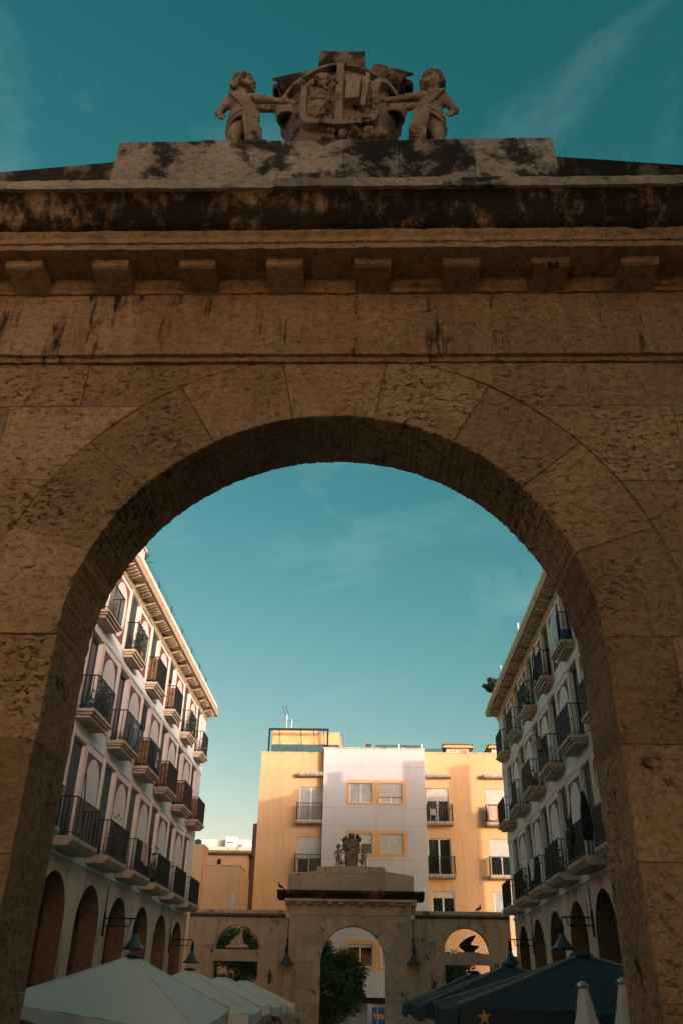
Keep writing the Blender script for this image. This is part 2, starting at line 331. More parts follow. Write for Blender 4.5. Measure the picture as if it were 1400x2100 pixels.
def gateway_masonry(root, cx, Rin, Rex, zs, courses, xl, xr, ztop, T, mats, nv=9, amp=.016, blk=1.15, seed=1, jointname='stone_block', steps=22):
    rr = random.Random(seed)
    # voussoirs
    for k in range(nv):
        t0, t1 = math.pi*k/nv, math.pi*(k+1)/nv
        inn = []; 
        for i in range(steps+1):
            th = t0 + (t1-t0)*i/steps; r = Rin + rough_r(th, seed, amp); inn.append((cx + r*math.cos(th), zs + r*math.sin(th)))
        out = []
        for i in range(9):
            th = t0 + (t1-t0)*i/8; r = Rex
            if zs + r*math.sin(th) > ztop: r = (ztop-zs)/math.sin(th)
            out.append((cx + r*math.cos(th), zs + r*math.sin(th)))
        pts = out + inn[::-1]                              # counter-clockwise
        yo = rr.uniform(-.008, .008)
        put('voussoir', stone_block(pts, yo, T+yo, rr.uniform(.004,.013)), rr.choice(mats), root)
    # coursed blocks on both sides
    for side in (-1, 1):
        lim = (xr-cx) if side > 0 else (cx-xl)
        for ci in range(len(courses)-1):
            z0, z1 = courses[ci], courses[ci+1]
            edge = lambda z: Rin + amp*.3*mnoise.noise(Vector((z*3, side*4.0, seed))) if z < zs else math.sqrt(max(0, Rex*Rex-(z-zs)**2))
            if z0 < zs - 1e-6 and z1 > zs + 1e-6: pass
            x = 0 if z0 >= zs-1e-6 else Rin
            mn = min(edge(z0+1e-4), edge(z1-1e-4)); x = mn
            first = True
            while x < lim - 1e-6:
                w = blk*rr.uniform(.65, 1.2)
                if first: w = max(edge(z0+1e-4), edge(z1-1e-4)) - mn + blk*rr.uniform(.35, .8)
                x1 = x+w if x+w < lim-.35 else lim
                zz = [z0 + (z1-z0)*i/10 for i in range(11)]
                if first:
                    if z1 <= zs + 1e-6: left = [(Rin + rough_r(z, seed+side, amp*.7), z) for z in [z0 + (z1-z0)*i/14 for i in range(15)]]
                    else: left = [(edge(z), z) for z in zz]
                else: left = [(x, z0), (x, z1)]
                pts = [(x1, z0), (x1, z1)] + left[::-1]
                if side < 0: pts = [(-a, b) for a, b in pts][::-1]
                pts = [(cx+a, b) for a, b in pts]
                yo = rr.uniform(-.007, .007)
                put(jointname, stone_block(pts, yo, T+yo, rr.uniform(.004,.013)), rr.choice(mats), root)
                x = x1; first = False

def profile_run(name, prof, x0, x1, cuts, mat, root, yb, jit=.004, smooth=False, seed=3):
    """moulding (profile in y,z, closed) run along x, cut into stones"""
    rr = random.Random(seed); xs = [x0] + [c for c in cuts if x0 < c < x1] + [x1]
    for a, b in zip(xs[:-1], xs[1:]):
        dy, dz = rr.uniform(-jit, jit), rr.uniform(-jit, jit)*.5; a, b = a+.002, b-.002
        n = max(2, int((b-a)/.05)); k = len(prof); V, F = [], []
        for i in range(n+1):
            x = a+(b-a)*i/n
            for q, (py, pz) in enumerate(prof):
                w = (.007*mnoise.noise(Vector((x*6, q*3.1, seed))) + .006*mnoise.noise(Vector((x*21, q*1.7, seed+4))) - .03*max(0, mnoise.noise(Vector((x*4.3, q*.6, seed+9)))-.45)) if py < .3 else 0
                V.append((x, py+dy-w, pz+dz+w*.7))
        for i in range(n): F += [(i*k+q, i*k+(q+1) % k, (i+1)*k+(q+1) % k, (i+1)*k+q) for q in range(k)]
        F += [tuple(range(k)), tuple(range(n*k+k-1, n*k-1, -1))]
        put(name, MB().add(V, F), mat, root)

# ---- the near gateway
gate = thing('stone_gateway', 'weathered golden sandstone gateway with round arch filling the foreground', 'gateway', (0,0,GZ))
gate_local = bpy.data.objects.new('x', None)
def G(o): return o
# children are modelled in world coordinates, so the empty sits at the base and its children are offset back
class _Off:
    pass
def shift_children(root):
    for ch in root.children: ch.location = Vector(ch.location) - Vector(root.location)
ZS = 3.894
XG = 4.7
gateway_masonry(gate, 0, 2.0, 2.68, ZS, [GZ, .06, .83, 1.61, 2.38, 3.12, ZS, 4.6, 5.24, 6.0, 6.475], -XG, XG, 6.475, .72, [M['gate'], M['gate'], M['gate_worn'], M['gate_pitted']], amp=.015, seed=5, steps=46)
# frieze (a thin shadow gap under it), bed mould, corona, cyma, fillet
cf = [-3.9, -2.91, -1.8, -.72, .42, 1.42, 2.75, 3.8]
profile_run('frieze_block', [(-.075,6.52),(-.075,7.24),(.74,7.24),(.74,6.47),(-.03,6.47),(-.035,6.515)], -XG, XG, cf, M['frieze'], gate, 0)
profile_run('bed_moulding', [(.74,7.24),(-.10,7.24),(-.10,7.285),(-.135,7.33),(-.135,7.38),(.74,7.38)], -XG-.05, XG+.05, [-3.2,-1.5,.1,1.9,3.3], M['corona'], gate, 0, .002)
profile_run('corona_block', [(-.11,7.38),(-.50,7.38),(-.50,7.44),(-.52,7.445),(-.52,7.50),(-.545,7.54),(-.55,7.56),(.8,7.56),(.8,7.38)], -XG-.3, XG+.3, [-3.6,-2.2,-.35,1.05,2.35,3.9], M['corona'], gate, 0, .002)
profile_run('cyma_moulding', [(-.545,7.56),(-.60,7.585),(-.645,7.63),(-.675,7.69),(-.70,7.75),(-.735,7.79),(-.775,7.815),(.8,7.815),(.8,7.56)], -XG-.4, XG+.4, [-3.35,-2.3,-1.05,-.1,.95,2.0,2.75,3.7], M['cyma'], gate, 0, .003)
profile_run('cornice_fillet', [(-.81,7.815),(-.815,7.905),(-.775,7.91),(-.765,7.985),(-.74,8.0),(.85,8.0),(.85,7.815)], -XG-.45, XG+.45, [-3.0,-1.6,-.55,.15,1.5,2.6,3.7], M['fillet'], gate, 0, .006)
# modillions
for k in range(12):
    cx = -2.835 + (k-2)*.793 + .0
    m = MB().prism([(-.10,7.245),(-.36,7.285),(-.385,7.30),(-.385,7.376),(-.10,7.376)], cx-.165, cx+.165, 'x')
    if -XG < cx < XG: put('modillion', m, M['modillion'], gate)
# attic: low sloping wings and raised middle block
for sx in (-1, 1):
    m = MB().prism([(sx*2.14,8.0),(sx*4.85,8.0),(sx*4.85,8.60),(sx*3.4,8.76),(sx*2.14,8.915)], -.28, .7, 'y'); put('sloping_attic_stone', m, M['shoulder'], gate)
ax = [-2.255,-1.42,-.74,.04,.60,1.35,2.155]
for i, (a, b) in enumerate(zip(ax[:-1], ax[1:])):
    bt = .06 if i in (0, 5) else 0
    a0 = a-.03 if i == 0 else a; b0 = b+.03 if i == 5 else b
    zt = 9.175 + (.012 if i in (1, 3) else 0) + rnd.uniform(-.006, .006)
    put('attic_block', stone_block([(a0,8.0),(b0,8.0)] + [(b+(a-b)*q/16, zt+.016*mnoise.noise(Vector(((b+(a-b)*q/16)*7,0,3)))-.05*max(0, mnoise.noise(Vector(((b+(a-b)*q/16)*3.1,5,3)))-.4)) for q in range(17)], -.31+rnd.uniform(-.006,.006), .72, .008), M['attic'], gate)
shift_children(gate)
# flanking walls that close the square on both sides of the gateway
for sx, lab in ((-1, 'plain sandstone flank wall left of the near gateway'), (1, 'plain sandstone flank wall right of the near gateway')):
    w = thing('flank_wall', lab, 'wall', (sx*6.2, .36, GZ)); rr = random.Random(11+sx)
    z = 0
    while z < 5.6:
        x = -1.48
        while x < 1.5-1e-6:
            x1 = min(1.48, x+rr.uniform(.7,1.3)); x1 = 1.48 if x1 > 1.2 else x1
            put('stone_block', stone_block([(x,z),(x1,z),(x1,z+.72),(x,z+.72)], -.30, .30), M['gate'], w); x = x1 + (0 if x1 < 1.48 else 1)
        z += .72

# ------------------------------------------------------------------ sculpture on the gateway
def spiral_roll(r0, r1, turns, length, th=.03, n=36, start=0.0):
    """a rolled sheet: spiral section extruded along x"""
    m = MB(); V = []
    for i in range(n+1):
        t = start + turns*2*math.pi*i/n; r = r0 + (r1-r0)*i/n
        for d in (0, th): V.append(((r-d)*math.cos(t), (r-d)*math.sin(t)))
    vs_, fs_ = [], []
    for x in (-length/2, length/2):
        for (a, b) in V: vs_.append((x, a, b))
    k = len(V)
    for i in range(n):
        a0, b0, a1, b1 = 2*i, 2*i+1, 2*i+2, 2*i+3
        fs_ += [(a0,a1,a1+k,a0+k), (b0,b0+k,b1+k,b1), (a0,b0,b1,a1), (a0+k,a1+k,b1+k,b0+k)]
    fs_ += [(0,k,k+1,1), (2*n,2*n+1,2*n+1+k,2*n+k)]
    return m.add(vs_, fs_)
def strap(pts, w, d, y):
    """raised strap following a path in the x,z plane on a front surface y(x,z)"""
    m = MB(); vs_, fs_ = [], []; P = [Vector(p) for p in pts]
    for i, p in enumerate(P):
        t = (P[min(i+1, len(P)-1)] - P[max(0, i-1)]).normalized(); nn = Vector((-t.y, t.x))*w/2
        for q, e in ((p-nn, 0), (p-nn*.8, -d), (p+nn*.8, -d), (p+nn, 0)): vs_.append((q.x, y(q.x, q.y)+e+(.03 if e == 0 else 0), q.y))
    for i in range(len(P)-1):
        for k in range(3): fs_.append((4*i+k, 4*i+k+1, 4*i+k+5, 4*i+k+4))
        fs_.append((4*i+3, 4*i, 4*i+4, 4*i+7))
    fs_ += [(0,1,2,3), (4*len(P)-1, 4*len(P)-2, 4*len(P)-3, 4*len(P)-4)]
    return m.add(vs_, fs_)
def catmull(pts, k=6):
    P = [Vector(p) for p in pts]; P = [2*P[0]-P[1]] + P + [2*P[-1]-P[-2]]; out = []
    for i in range(1, len(P)-2):
        for j in range(k):
            t = j/k; a, b, c, d = P[i-1], P[i], P[i+1], P[i+2]
            out.append(.5*((2*b) + (c-a)*t + (2*a-5*b+4*c-d)*t*t + (3*b-a-3*c+d)*t**3))
    out.append(P[-2]); return out

def build_crest(loc, label, mat):
    t = thing('coat_of_arms', label, 'sculpture', loc)
    # bulging body
    half = [(.0,-.02),(.50,-.02),(.55,.2),(.56,.55),(.53,.85),(.60,1.0),(.70,1.12),(.71,1.3),(.58,1.47),(.42,1.58),(.22,1.65),(0,1.68)]
    yf = lambda x, z: -.30 + .20*(x/.62)**2 + .05*((z-.95)/.8)**2
    NX = 16; rows = []
    zlist = [i*.06 for i in range(29)]
    def hw(z):
        for (a, za), (b, zb) in zip(half[1:-1], half[2:]):
            if za <= z <= zb: return a + (b-a)*(z-za)/(zb-za)
        return 0.0
    m = MB(); vs_, fs_ = [], []
    for z in zlist:
        w = max(hw(z), .01)
        for i in range(NX+1):
            x = -w + 2*w*i/NX; e = abs(i/NX*2-1); y = yf(x, z) + (.10*max(0, e-.8)/.2 if e > .8 else 0) + .012*mnoise.noise(Vector((x*7, z*7, 1)))
            vs_.append((x, y, z))
    nb = len(vs_)
    for z in zlist:
        w = max(hw(z), .01)
        for i in range(NX+1): vs_.append((-w + 2*w*i/NX, .22, z))
    for r in range(len(zlist)-1):
        for i in range(NX):
            a = r*(NX+1)+i; fs_.append((a, a+1, a+NX+2, a+NX+1)); a += nb; fs_.append((a, a+NX+1, a+NX+2, a+1))
        for i in (0, NX):
            a = r*(NX+1)+i; fs_.append((a, a+NX+1, a+NX+1+nb, a+nb))
    r = len(zlist)-1
    for i in range(NX):
        fs_.append((i, i+nb, i+1+nb, i+1)); a = r*(NX+1)+i; fs_.append((a, a+1, a+1+nb, a+nb))
    put('cartouche', m.add(vs_, fs_).mesh('cartouche', True), mat, t)
    # U-shaped frame, top straps
    fr = catmull([(-.54,1.44),(-.45,1.40),(-.405,1.28),(-.40,1.0),(-.395,.76),(-.34,.62),(-.19,.54),(0,.50),(.19,.54),(.33,.62),(.385,.76),(.39,1.0),(.40,1.28),(.44,1.40),(.53,1.44)], 5)
    put('shield_frame', strap(fr, .085, .11, yf).mesh('shield_frame', False), mat, t)
    put('shield_frame', strap(catmull([(-.69,1.30),(-.56,1.47),(-.38,1.58),(-.15,1.645),(.15,1.645),(.38,1.58),(.56,1.48),(.69,1.30)], 5), .07, .07, yf), mat, t)
    put('pale_band', strap([(-.02+.01*i, 1.62-.1*i) for i in range(1)] + [(.0,1.62),(.0,1.3),(-.005,1.0),(0,.7),(0,.55)], .085, .10, yf), mat, t)
    # rose and branch
    rs = MB()
    for k in range(7):
        a = k*2*math.pi/7; rs.ball((-.2+.06*math.cos(a), yf(-.2,1.42)-.02, 1.42+.07*math.sin(a)), (.045,.045,.05))
    rs.ball((-.2, yf(-.2,1.42)-.055, 1.42), (.05,.04,.055)); put('rose', rs.mesh('rose', True), mat, t)
    br = MB(); path = catmull([(-.2,1.34),(-.13,1.2),(-.12,1.05),(-.2,.9),(-.28,.72)], 5)
    br.tube([(p.x, yf(p.x, p.y)-.015, p.y) for p in path], .016, 6)
    for (x, z, a) in ((-.22,1.2,.5),(-.28,1.12,-.3),(-.07,1.16,.8),(-.06,1.0,.2),(-.27,.96,.4),(-.12,.86,-.4),(-.3,.82,.2),(-.08,1.27,.4)):
        p = [(x+.075*math.cos(a)*c-.03*math.sin(a)*s_, z+.075*math.sin(a)*c+.05*math.cos(a)*s_) for c, s_ in ((-1,0),(0,-.6),(1,0),(0,.6))]
        y = yf(x, z); br.add([(p[i][0], y-.005, p[i][1]) for i in range(4)] + [(x, y-.035, z)], [(0,1,4),(1,2,4),(2,3,4),(3,0,4),(3,2,1,0)])
        br.tube([(x, y-.01, z), (-.14, yf(-.14, z)-.01, z-.05)], .008, 5)
    put('rose_branch', br, mat, t)
    # book-like block and staff on the other quarter
    y = yf(.17, 1.1); b = MB()
    b.add([(.075,y+.02,1.38),(.235,y+.02,1.40),(.205,y+.02,.88),(.055,y+.02,.86),(.075,y-.09,1.37),(.235,y-.09,1.39),(.205,y-.13,.90),(.055,y-.13,.88)], [(0,1,2,3),(7,6,5,4),(0,4,5,1),(1,5,6,2),(2,6,7,3),(3,7,4,0)])
    put('carved_block', b, mat, t)
    put('carved_staff', strap([(.31,1.5),(.285,1.2),(.245,.84)], .06, .09, yf), mat, t)
    # rolled side ears (hollow from below)
    for sx in (-1, 1):
        e = spiral_roll(.125, .10, 1.15, .26, .03, 30, start=-.6).mesh('ear_scroll'); o = put('ear_scroll', e, mat, t, (sx*.64, -.06, 1.16)); o.rotation_euler = (0, R(90)+sx*R(12), 0)
    # the three rolled tops
    o = put('rolled_scroll', spiral_roll(.23, .10, 1.35, .52, .04, 40, start=2.6).mesh('rolled_scroll'), M['scroll'], t, (.01, -.08, 1.88)); o.rotation_euler = (0, R(2), 0)
    o = put('rolled_scroll', spiral_roll(.17, .08, 1.4, .44, .035, 40, start=2.2).mesh('rolled_scroll'), M['scroll'], t, (-.56, -.02, 1.66)); o.rotation_euler = (0, R(-33), R(10))
    o = put('rolled_scroll', spiral_roll(.19, .08, 1.4, .48, .035, 40, start=2.2).mesh('rolled_scroll'), M['scroll'], t, (.58, -.02, 1.72)); o.rotation_euler = (0, R(38), R(-10))
    for sx in (-1, 1):
        o = put('base_leaf', MB().prism([(0,0),(.32,.0),(.28,.1),(.14,.2),(.02,.26)], -.05, .08, 'y'), mat, t, (sx*.58, -.12, .12 if sx < 0 else .26)); o.scale = (sx, 1, 1)
    rb = MB()
    for k in range(14): rb.ball((rnd.uniform(-.5,.5), -.30+rnd.uniform(-.03,.05), .42+rnd.uniform(-.05,.07)), (rnd.uniform(.04,.09), .06, rnd.uniform(.04,.07)), 7, 5)
    put('carved_foliage', rb.mesh('carved_foliage', True), mat, t)
    return t

def build_cherub(loc, label, mat, flip):
    """a putto reaching with one arm towards the shield (towards +x before flipping)"""
    t = thing('cherub_statue', label, 'statue', loc)
    b = MB(); L = lambda *a: b.limb(*a)
    # pelvis, belly, chest, neck
    b.ball((.03,0,.62),(.145,.13,.14),14,10); b.ball((.015,-.03,.76),(.125,.125,.15),14,10); b.ball((-.03,-.01,.92),(.145,.11,.14),14,10)
    L((-.02,0,.99),.075,(-.01,-.01,1.10),.062)
    # head, cheeks, brow, nose, chin, ears
    hx, hz = .0, 1.235
    b.ball((hx,0,hz),(.118,.125,.138),16,12); b.ball((hx+.035,-.06,hz-.055),(.075,.07,.07),12,8)
    b.ball((hx+.075,-.095,hz-.055),(.038,.036,.034),8,6); b.ball((hx+.0,-.105,hz-.06),(.038,.034,.034),8,6)
    L((hx+.055,-.118,hz+.02),.014,(hx+.062,-.14,hz-.035),.021); L((hx+.01,-.112,hz+.03),.02,(hx+.1,-.092,hz+.03),.02)
    b.ball((hx+.05,-.112,hz-.10),(.032,.03,.024),8,6); b.ball((hx+.05,-.125,hz-.075),(.028,.016,.010),8,6)
    b.ball((hx-.09,-.02,hz-.02),(.02,.035,.04),8,6); b.ball((hx+.115,.0,hz-.02),(.02,.035,.04),8,6)
    # arm reaching to the shield
    L((.09,-.04,.99),.06,(.26,-.13,.87),.047); L((.26,-.13,.87),.048,(.44,-.15,.83),.031); b.ball((.475,-.155,.825),(.046,.026,.034),10,7)
    for i, (dz, ln) in enumerate(((.026,.07),(.010,.08),(-.006,.075),(-.022,.06))):
        L((.50,-.155,.827+dz),.0125,(.50+ln*.6,-.17,.822+dz),.0115); L((.50+ln*.6,-.17,.822+dz),.0115,(.50+ln,-.155,.814+dz),.010)
    L((.46,-.165,.85),.013,(.50,-.19,.875),.012)
    # far arm, raised behind the shield
    L((.08,.08,1.02),.06,(.24,.13,1.08),.05); L((.24,.13,1.08),.05,(.40,.12,1.06),.036); b.ball((.43,.12,1.06),(.04,.03,.034),8,6)
    # arm bent back at the side
    L((-.14,-.02,.98),.06,(-.28,.03,.80),.046); L((-.28,.03,.80),.046,(-.25,-.09,.62),.034); b.ball((-.24,-.11,.58),(.040,.036,.045),8,6)
    for k in range(4): L((-.265+.018*k,-.125,.56),.012,(-.255+.018*k,-.14,.51),.010)
    L((-.21,-.12,.58),.013,(-.185,-.14,.545),.011)
    # legs
    L((.09,-.02,.56),.10,(.15,-.13,.36),.075); L((.15,-.13,.36),.072,(.09,.0,.08),.05); L((.09,.01,.05),.045,(.11,-.11,.035),.036)
    L((-.06,.0,.56),.10,(-.11,-.04,.32),.072); L((-.11,-.04,.32),.07,(-.15,.06,.08),.05); L((-.15,.06,.05),.045,(-.14,-.07,.035),.036)
    o = put('body', b.mesh('cherub_body', True), mat, t)
    rm = o.modifiers.new('fuse', 'REMESH'); rm.mode = 'VOXEL'; rm.voxel_size = .011; rm.use_smooth_shade = True
    sm = o.modifiers.new('soften', 'SMOOTH'); sm.iterations = 4; sm.factor = .5
    h = MB(); rr = random.Random(3)
    for k in range(150):
        a, e = rr.uniform(0, 2*math.pi), rr.uniform(-.45, 1.45)
        d = Vector((math.cos(a)*math.cos(e), math.sin(a)*math.cos(e), math.sin(e)))
        if d.y < -.3 and d.z < .5: continue
        h.ball((hx+d.x*.125, d.y*.13+.01, hz+.012+d.z*.145), (rr.uniform(.028,.046),)*3, 6, 5)
    put('curly_hair', h.mesh('curly_hair', True), mat, t)
    # drapery: a twisted cloth from shoulder across the hips, with folds
    d = MB()
    for q in range(7):
        off = (q-3)*.026; pts = []
        for i in range(17):
            u = i/16; a = R(-200+330*u); rr_ = .158 + .016*math.sin(9*u+q*1.7)
            pts.append((rr_*math.cos(a)*1.0, rr_*.86*math.sin(a), .60+off*1.25+.10*math.sin(a+2.4)+.02*math.sin(7*u+q)))
        d.tube(pts, [.022+.006*math.sin(i*.9+q) for i in range(17)], 7)
    for q in range(4):
        pts = [(-.15+.026*q, -.07+.02*math.sin(q), 1.02+.01*q), (-.12+.03*q, -.125, .94), (-.06+.035*q, -.145, .82), (.02+.035*q, -.15, .70), (.08+.02*q, -.145, .60)]
        d.tube([tuple(p) for p in catmull(pts, 4)], .022, 6)
    for q in range(5):
        x = .02 + q*.036
        d.tube([tuple(p) for p in catmull([(x,-.15,.62),(x+.02*math.sin(q),-.17,.48),(x+.02,-.15,.32),(x+.03,-.11,.14)], 4)], [.028]*12+[.016], 6)
    put('drapery', d.mesh('drapery', True), mat, t)
    bs = MB(); bs.box(-.26,.24,-.2,.18,-.01,.03); put('plinth', bs, mat, t)
    if flip: t.scale = (-1, 1, 1)
    return t

CZ = 9.175
build_crest((-.02,.22,CZ), 'carved stone coat of arms with rolled scrolls on top of the near gateway', M['statue'])
c1 = build_cherub((-1.03,-.02,CZ+.005), 'curly-haired stone cherub left of the coat of arms on the near gateway', M['statue'], False); c1.scale = (.96,1.0,1.10); c1.rotation_euler = (0, R(-4), R(8))
c2 = build_cherub((.92,-.02,CZ+.005), 'curly-haired stone cherub right of the coat of arms on the near gateway', M['statue'], True); c2.scale = (-.96,1.0,1.10); c2.rotation_euler = (0, R(4), R(-8))

# ------------------------------------------------------------------ the two arcaded houses
def wallgrid(u0, u1, z0, z1, holes, depth, w=0.0):
    """wall face in local y,z at x=w with rectangular openings and their reveals"""
    us = sorted({u0, u1} | {h[0] for h in holes} | {h[1] for h in holes}); zs_ = sorted({z0, z1} | {h[2] for h in holes} | {h[3] for h in holes})
    m = MB()
    for a, b in zip(us[:-1], us[1:]):
        for c, d in zip(zs_[:-1], zs_[1:]):
            if any(h[0] <= a+1e-6 and b <= h[1]+1e-6 and h[2] <= c+1e-6 and d <= h[3]+1e-6 for h in holes): continue
            m.add([(w,a,c),(w,b,c),(w,b,d),(w,a,d)], [(0,1,2,3)])
    for (a, b, c, d) in holes:
        e = w-depth
        m.add([(w,a,c),(w,b,c),(w,b,d),(w,a,d),(e,a,c),(e,b,c),(e,b,d),(e,a,d)], [(0,1,5,4),(1,2,6,5),(2,3,7,6),(3,0,4,7)])
    return m
SLABZ = (4.97, 8.42, 11.56); DTOP = (8.0, 11.2, 13.98); PROJ = (.56, .5, .38); BLEN = (2.15, 1.78, 1.45); STH = .23

def railing_mesh(L_, P_, H=.98, sp=.105):
    m = MB(); r = .011
    def bar(x, y): m.box(x-r, x+r, y-r, y+r, .02, H)
    n = int(L_/sp)
    for i in range(n+1): bar(P_, -L_/2 + L_*i/n)
    k = max(2, int(P_/sp))
    for s in (-1, 1):
        for i in range(1, k): bar(P_*i/k, s*L_/2)
        m.box(0, P_+.018, s*L_/2-.018, s*L_/2+.018, H, H+.028); m.box(0, P_, s*L_/2-.01, s*L_/2+.01, .085, .105)
    m.box(P_-.018, P_+.018, -L_/2+.02, L_/2-.02, H, H+.028); m.box(P_-.009, P_+.009, -L_/2+.02, L_/2-.02, .085, .105)
    return m.mesh('railing')
def slab_mesh(L_, P_, row):
    m = MB()
    if row == 0:
        m.prism([(0,.0),(.0,STH),(P_+.06,STH),(P_+.06,STH-.10),(P_-.06,.0)], -L_/2-.06, L_/2+.06, 'y')
    else:
        for i, (d, z0, z1) in enumerate(((.06,STH-.085,STH),(.0,STH-.15,STH-.085),(-.07,.0,STH-.15))):
            m.box(0, P_+d, -L_/2-d, L_/2+d, z0, z1)
    return m.mesh('balcony')
def shutter_mesh(w, h, n):
    m = MB(); vs_, fs_ = [], []
    for i in range(n):
        z = h*i/n; z2 = h*(i+1)/n
        for (x, zz) in ((0,z),(.014,z+.3*(z2-z)),(.014,z+.7*(z2-z))): vs_ += [(x,-w/2,zz),(x,w/2,zz)]
    vs_ += [(0,-w/2,h),(0,w/2,h)]
    for k in range(3*n): fs_.append((2*k,2*k+1,2*k+3,2*k+2))
    return m.add(vs_, fs_).mesh('roller_shutter')
def field_pts(w, h, both=False):
    """cartouche outline: cusped round head (and foot)"""
    hw_ = w/2; pts = []
    top = [(hw_, h-.62*w-.12), (hw_-.03, h-.60*w), (hw_-.03, h-.54*w)] + [((hw_-.06)*math.cos(t), h-.48*w+.46*w*math.sin(t)) for t in [R(a) for a in range(12, 169, 12)]] + [(-hw_+.03, h-.54*w), (-hw_+.03, h-.60*w), (-hw_, h-.62*w-.12)]
    if both: return top + [(-p[0], h-p[1]) for p in top]
    return [(-hw_,.0),(hw_,.0)] + top

def arcaded_house(name, label, loc, rz, bays, u0, u1, near_first, seed, boards, shut):
    rr = random.Random(seed); t = thing(name, label, 'building', loc, rz)
    bays = sorted(bays); gap = bays[1]-bays[0]
    z00 = 0.0
    # coordinates: local x outwards, y along the front, z up (world height minus GZ)
    Zt = lambda z: z-GZ
    # arcade front: piers and round heads as columns of masonry
    hwA, zsp, n = 1.19, Zt(3.28), 18
    m = MB(); rv = MB(); top = Zt(4.86); dep = -.6
    cur = u0
    def solid(ua, ub, a0, a1):
        m.add([(0,ua,a0),(0,ub,a1),(0,ub,top),(0,ua,top),(dep,ua,a0),(dep,ub,a1),(dep,ub,top),(dep,ua,top)], [(0,1,2,3),(7,6,5,4)]); rv.add([(0,ua,a0),(0,ub,a1),(dep,ub,a1),(dep,ua,a0)], [(0,1,2,3)])
    for c in bays:
        m.add([(0,cur,0),(0,c-hwA,0),(0,c-hwA,top),(0,cur,top)], [(0,1,2,3)]); m.add([(dep,cur,0),(dep,c-hwA,0),(dep,c-hwA,top),(dep,cur,top)], [(3,2,1,0)])
        for s in (-1, 1): rv.add([(0,c+s*hwA,0),(dep,c+s*hwA,0),(dep,c+s*hwA,zsp),(0,c+s*hwA,zsp)], [(0,1,2,3)])
        for i in range(n):
            a, b = math.pi*(1-i/n), math.pi*(1-(i+1)/n)
            solid(c+hwA*math.cos(a), c+hwA*math.cos(b), zsp+1.2*math.sin(a), zsp+1.2*math.sin(b))
        cur = c+hwA
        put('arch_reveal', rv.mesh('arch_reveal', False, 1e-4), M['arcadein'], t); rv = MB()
    m.add([(0,cur,0),(0,u1,0),(0,u1,top),(0,cur,top)], [(0,1,2,3)]); m.add([(dep,cur,0),(dep,u1,0),(dep,u1,top),(dep,cur,top)], [(3,2,1,0)])
    put('arcade_wall', m.mesh('arcade_wall', False, 1e-4), M['arcade'], t)
    put('arcade_back_wall', MB().box(-3.6,-3.4,u0,u1,0,Zt(4.7)), M['band'], t)
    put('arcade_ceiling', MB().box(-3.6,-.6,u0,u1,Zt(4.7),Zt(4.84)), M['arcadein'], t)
    for k, c in enumerate(bays[:-1]):                       # cross piers inside the arcade
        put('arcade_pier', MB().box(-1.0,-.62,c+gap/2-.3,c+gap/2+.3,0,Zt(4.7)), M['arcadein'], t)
    # upper wall
    holes = []
    for c in bays:
        for r in range(3): holes.append((c-.6, c+.6, Zt(SLABZ[r]+STH), Zt(DTOP[r])))
    put('upper_wall', wallgrid(u0, u1, top, Zt(14.3), holes, .32).mesh('upper_wall', False, 1e-4), M['cream'], t)
    put('side_wall', MB().box(-11,-.02,u0+.01,u0+.3,0,Zt(14.3)), M['cream'], t); put('side_wall', MB().box(-11,-.02,u1-.3,u1-.01,0,Zt(14.3)), M['cream'], t)
    put('rear_wall', MB().box(-11.3,-11,u0,u1,0,Zt(14.3)), M['cream'], t)
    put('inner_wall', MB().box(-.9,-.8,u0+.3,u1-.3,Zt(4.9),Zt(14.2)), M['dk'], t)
    # bands
    for z0_, z1_, w_ in ((4.84,4.93,.05),(8.12,8.19,.035),(11.3,11.37,.035)):
        put('string_course', MB().box(.003,w_,u0,u1,Zt(z0_),Zt(z1_)), M['band'], t)
    for z0_, z1_ in ((8.2,8.56),(11.38,11.70)):
        put('pale_band', MB().box(.002,.016,u0,u1,Zt(z0_),Zt(z1_)), M['band'], t)
    # cornice
    put('cornice_bed', MB().prism([(.003,Zt(14.02)),(.05,Zt(14.04)),(.05,Zt(14.10)),(.09,Zt(14.13)),(.09,Zt(14.16)),(.003,Zt(14.16))], u0-.02, u1+.02, 'y'), M['cornice'], t)
    put('corona', MB().prism([(.0,Zt(14.33)),(.55,Zt(14.30)),(.57,Zt(14.34)),(.57,Zt(14.41)),(.60,Zt(14.47)),(.61,Zt(14.52)),(.57,Zt(14.56)),(.0,Zt(14.7))], u0-.3, u1+.12, 'y'), M['cornice'], t)
    put('parapet', MB().prism([(.5,Zt(14.64)),(.5,Zt(14.86)),(.15,Zt(14.95)),(-.3,Zt(14.95)),(-.3,Zt(14.3)),(.0,Zt(14.6))], u0-.2, u1+.06, 'y'), M['creamtrim'], t)
    put('roof', MB().box(-11.3,-.31,u0,u1,Zt(14.3),Zt(14.75)), M['tile'], t)
    cm = MB().prism([(.0,.0),(.2,.02),(.42,.09),(.46,.12),(.46,.165),(.0,.165)], -.055, .055, 'y').mesh('corbel'); cm.materials.append(M['cornice'])
    u = u0+.2; k = 0
    while u < u1-.05:
        if k % 7 < 5: put('corbel', cm, None, t, (.001,u,Zt(14.145)))
        u += .235; k += 1
    # doors, shutters, surrounds, panels, balconies
    rail = [railing_mesh(BLEN[r], PROJ[r]) for r in range(3)]; slab = [slab_mesh(BLEN[r], PROJ[r], r) for r in range(3)]
    for x in rail: x.materials.append(M['iron'])
    for x in slab: x.materials.append(M['slab'])
    dm, sm_, pn = [], [], []
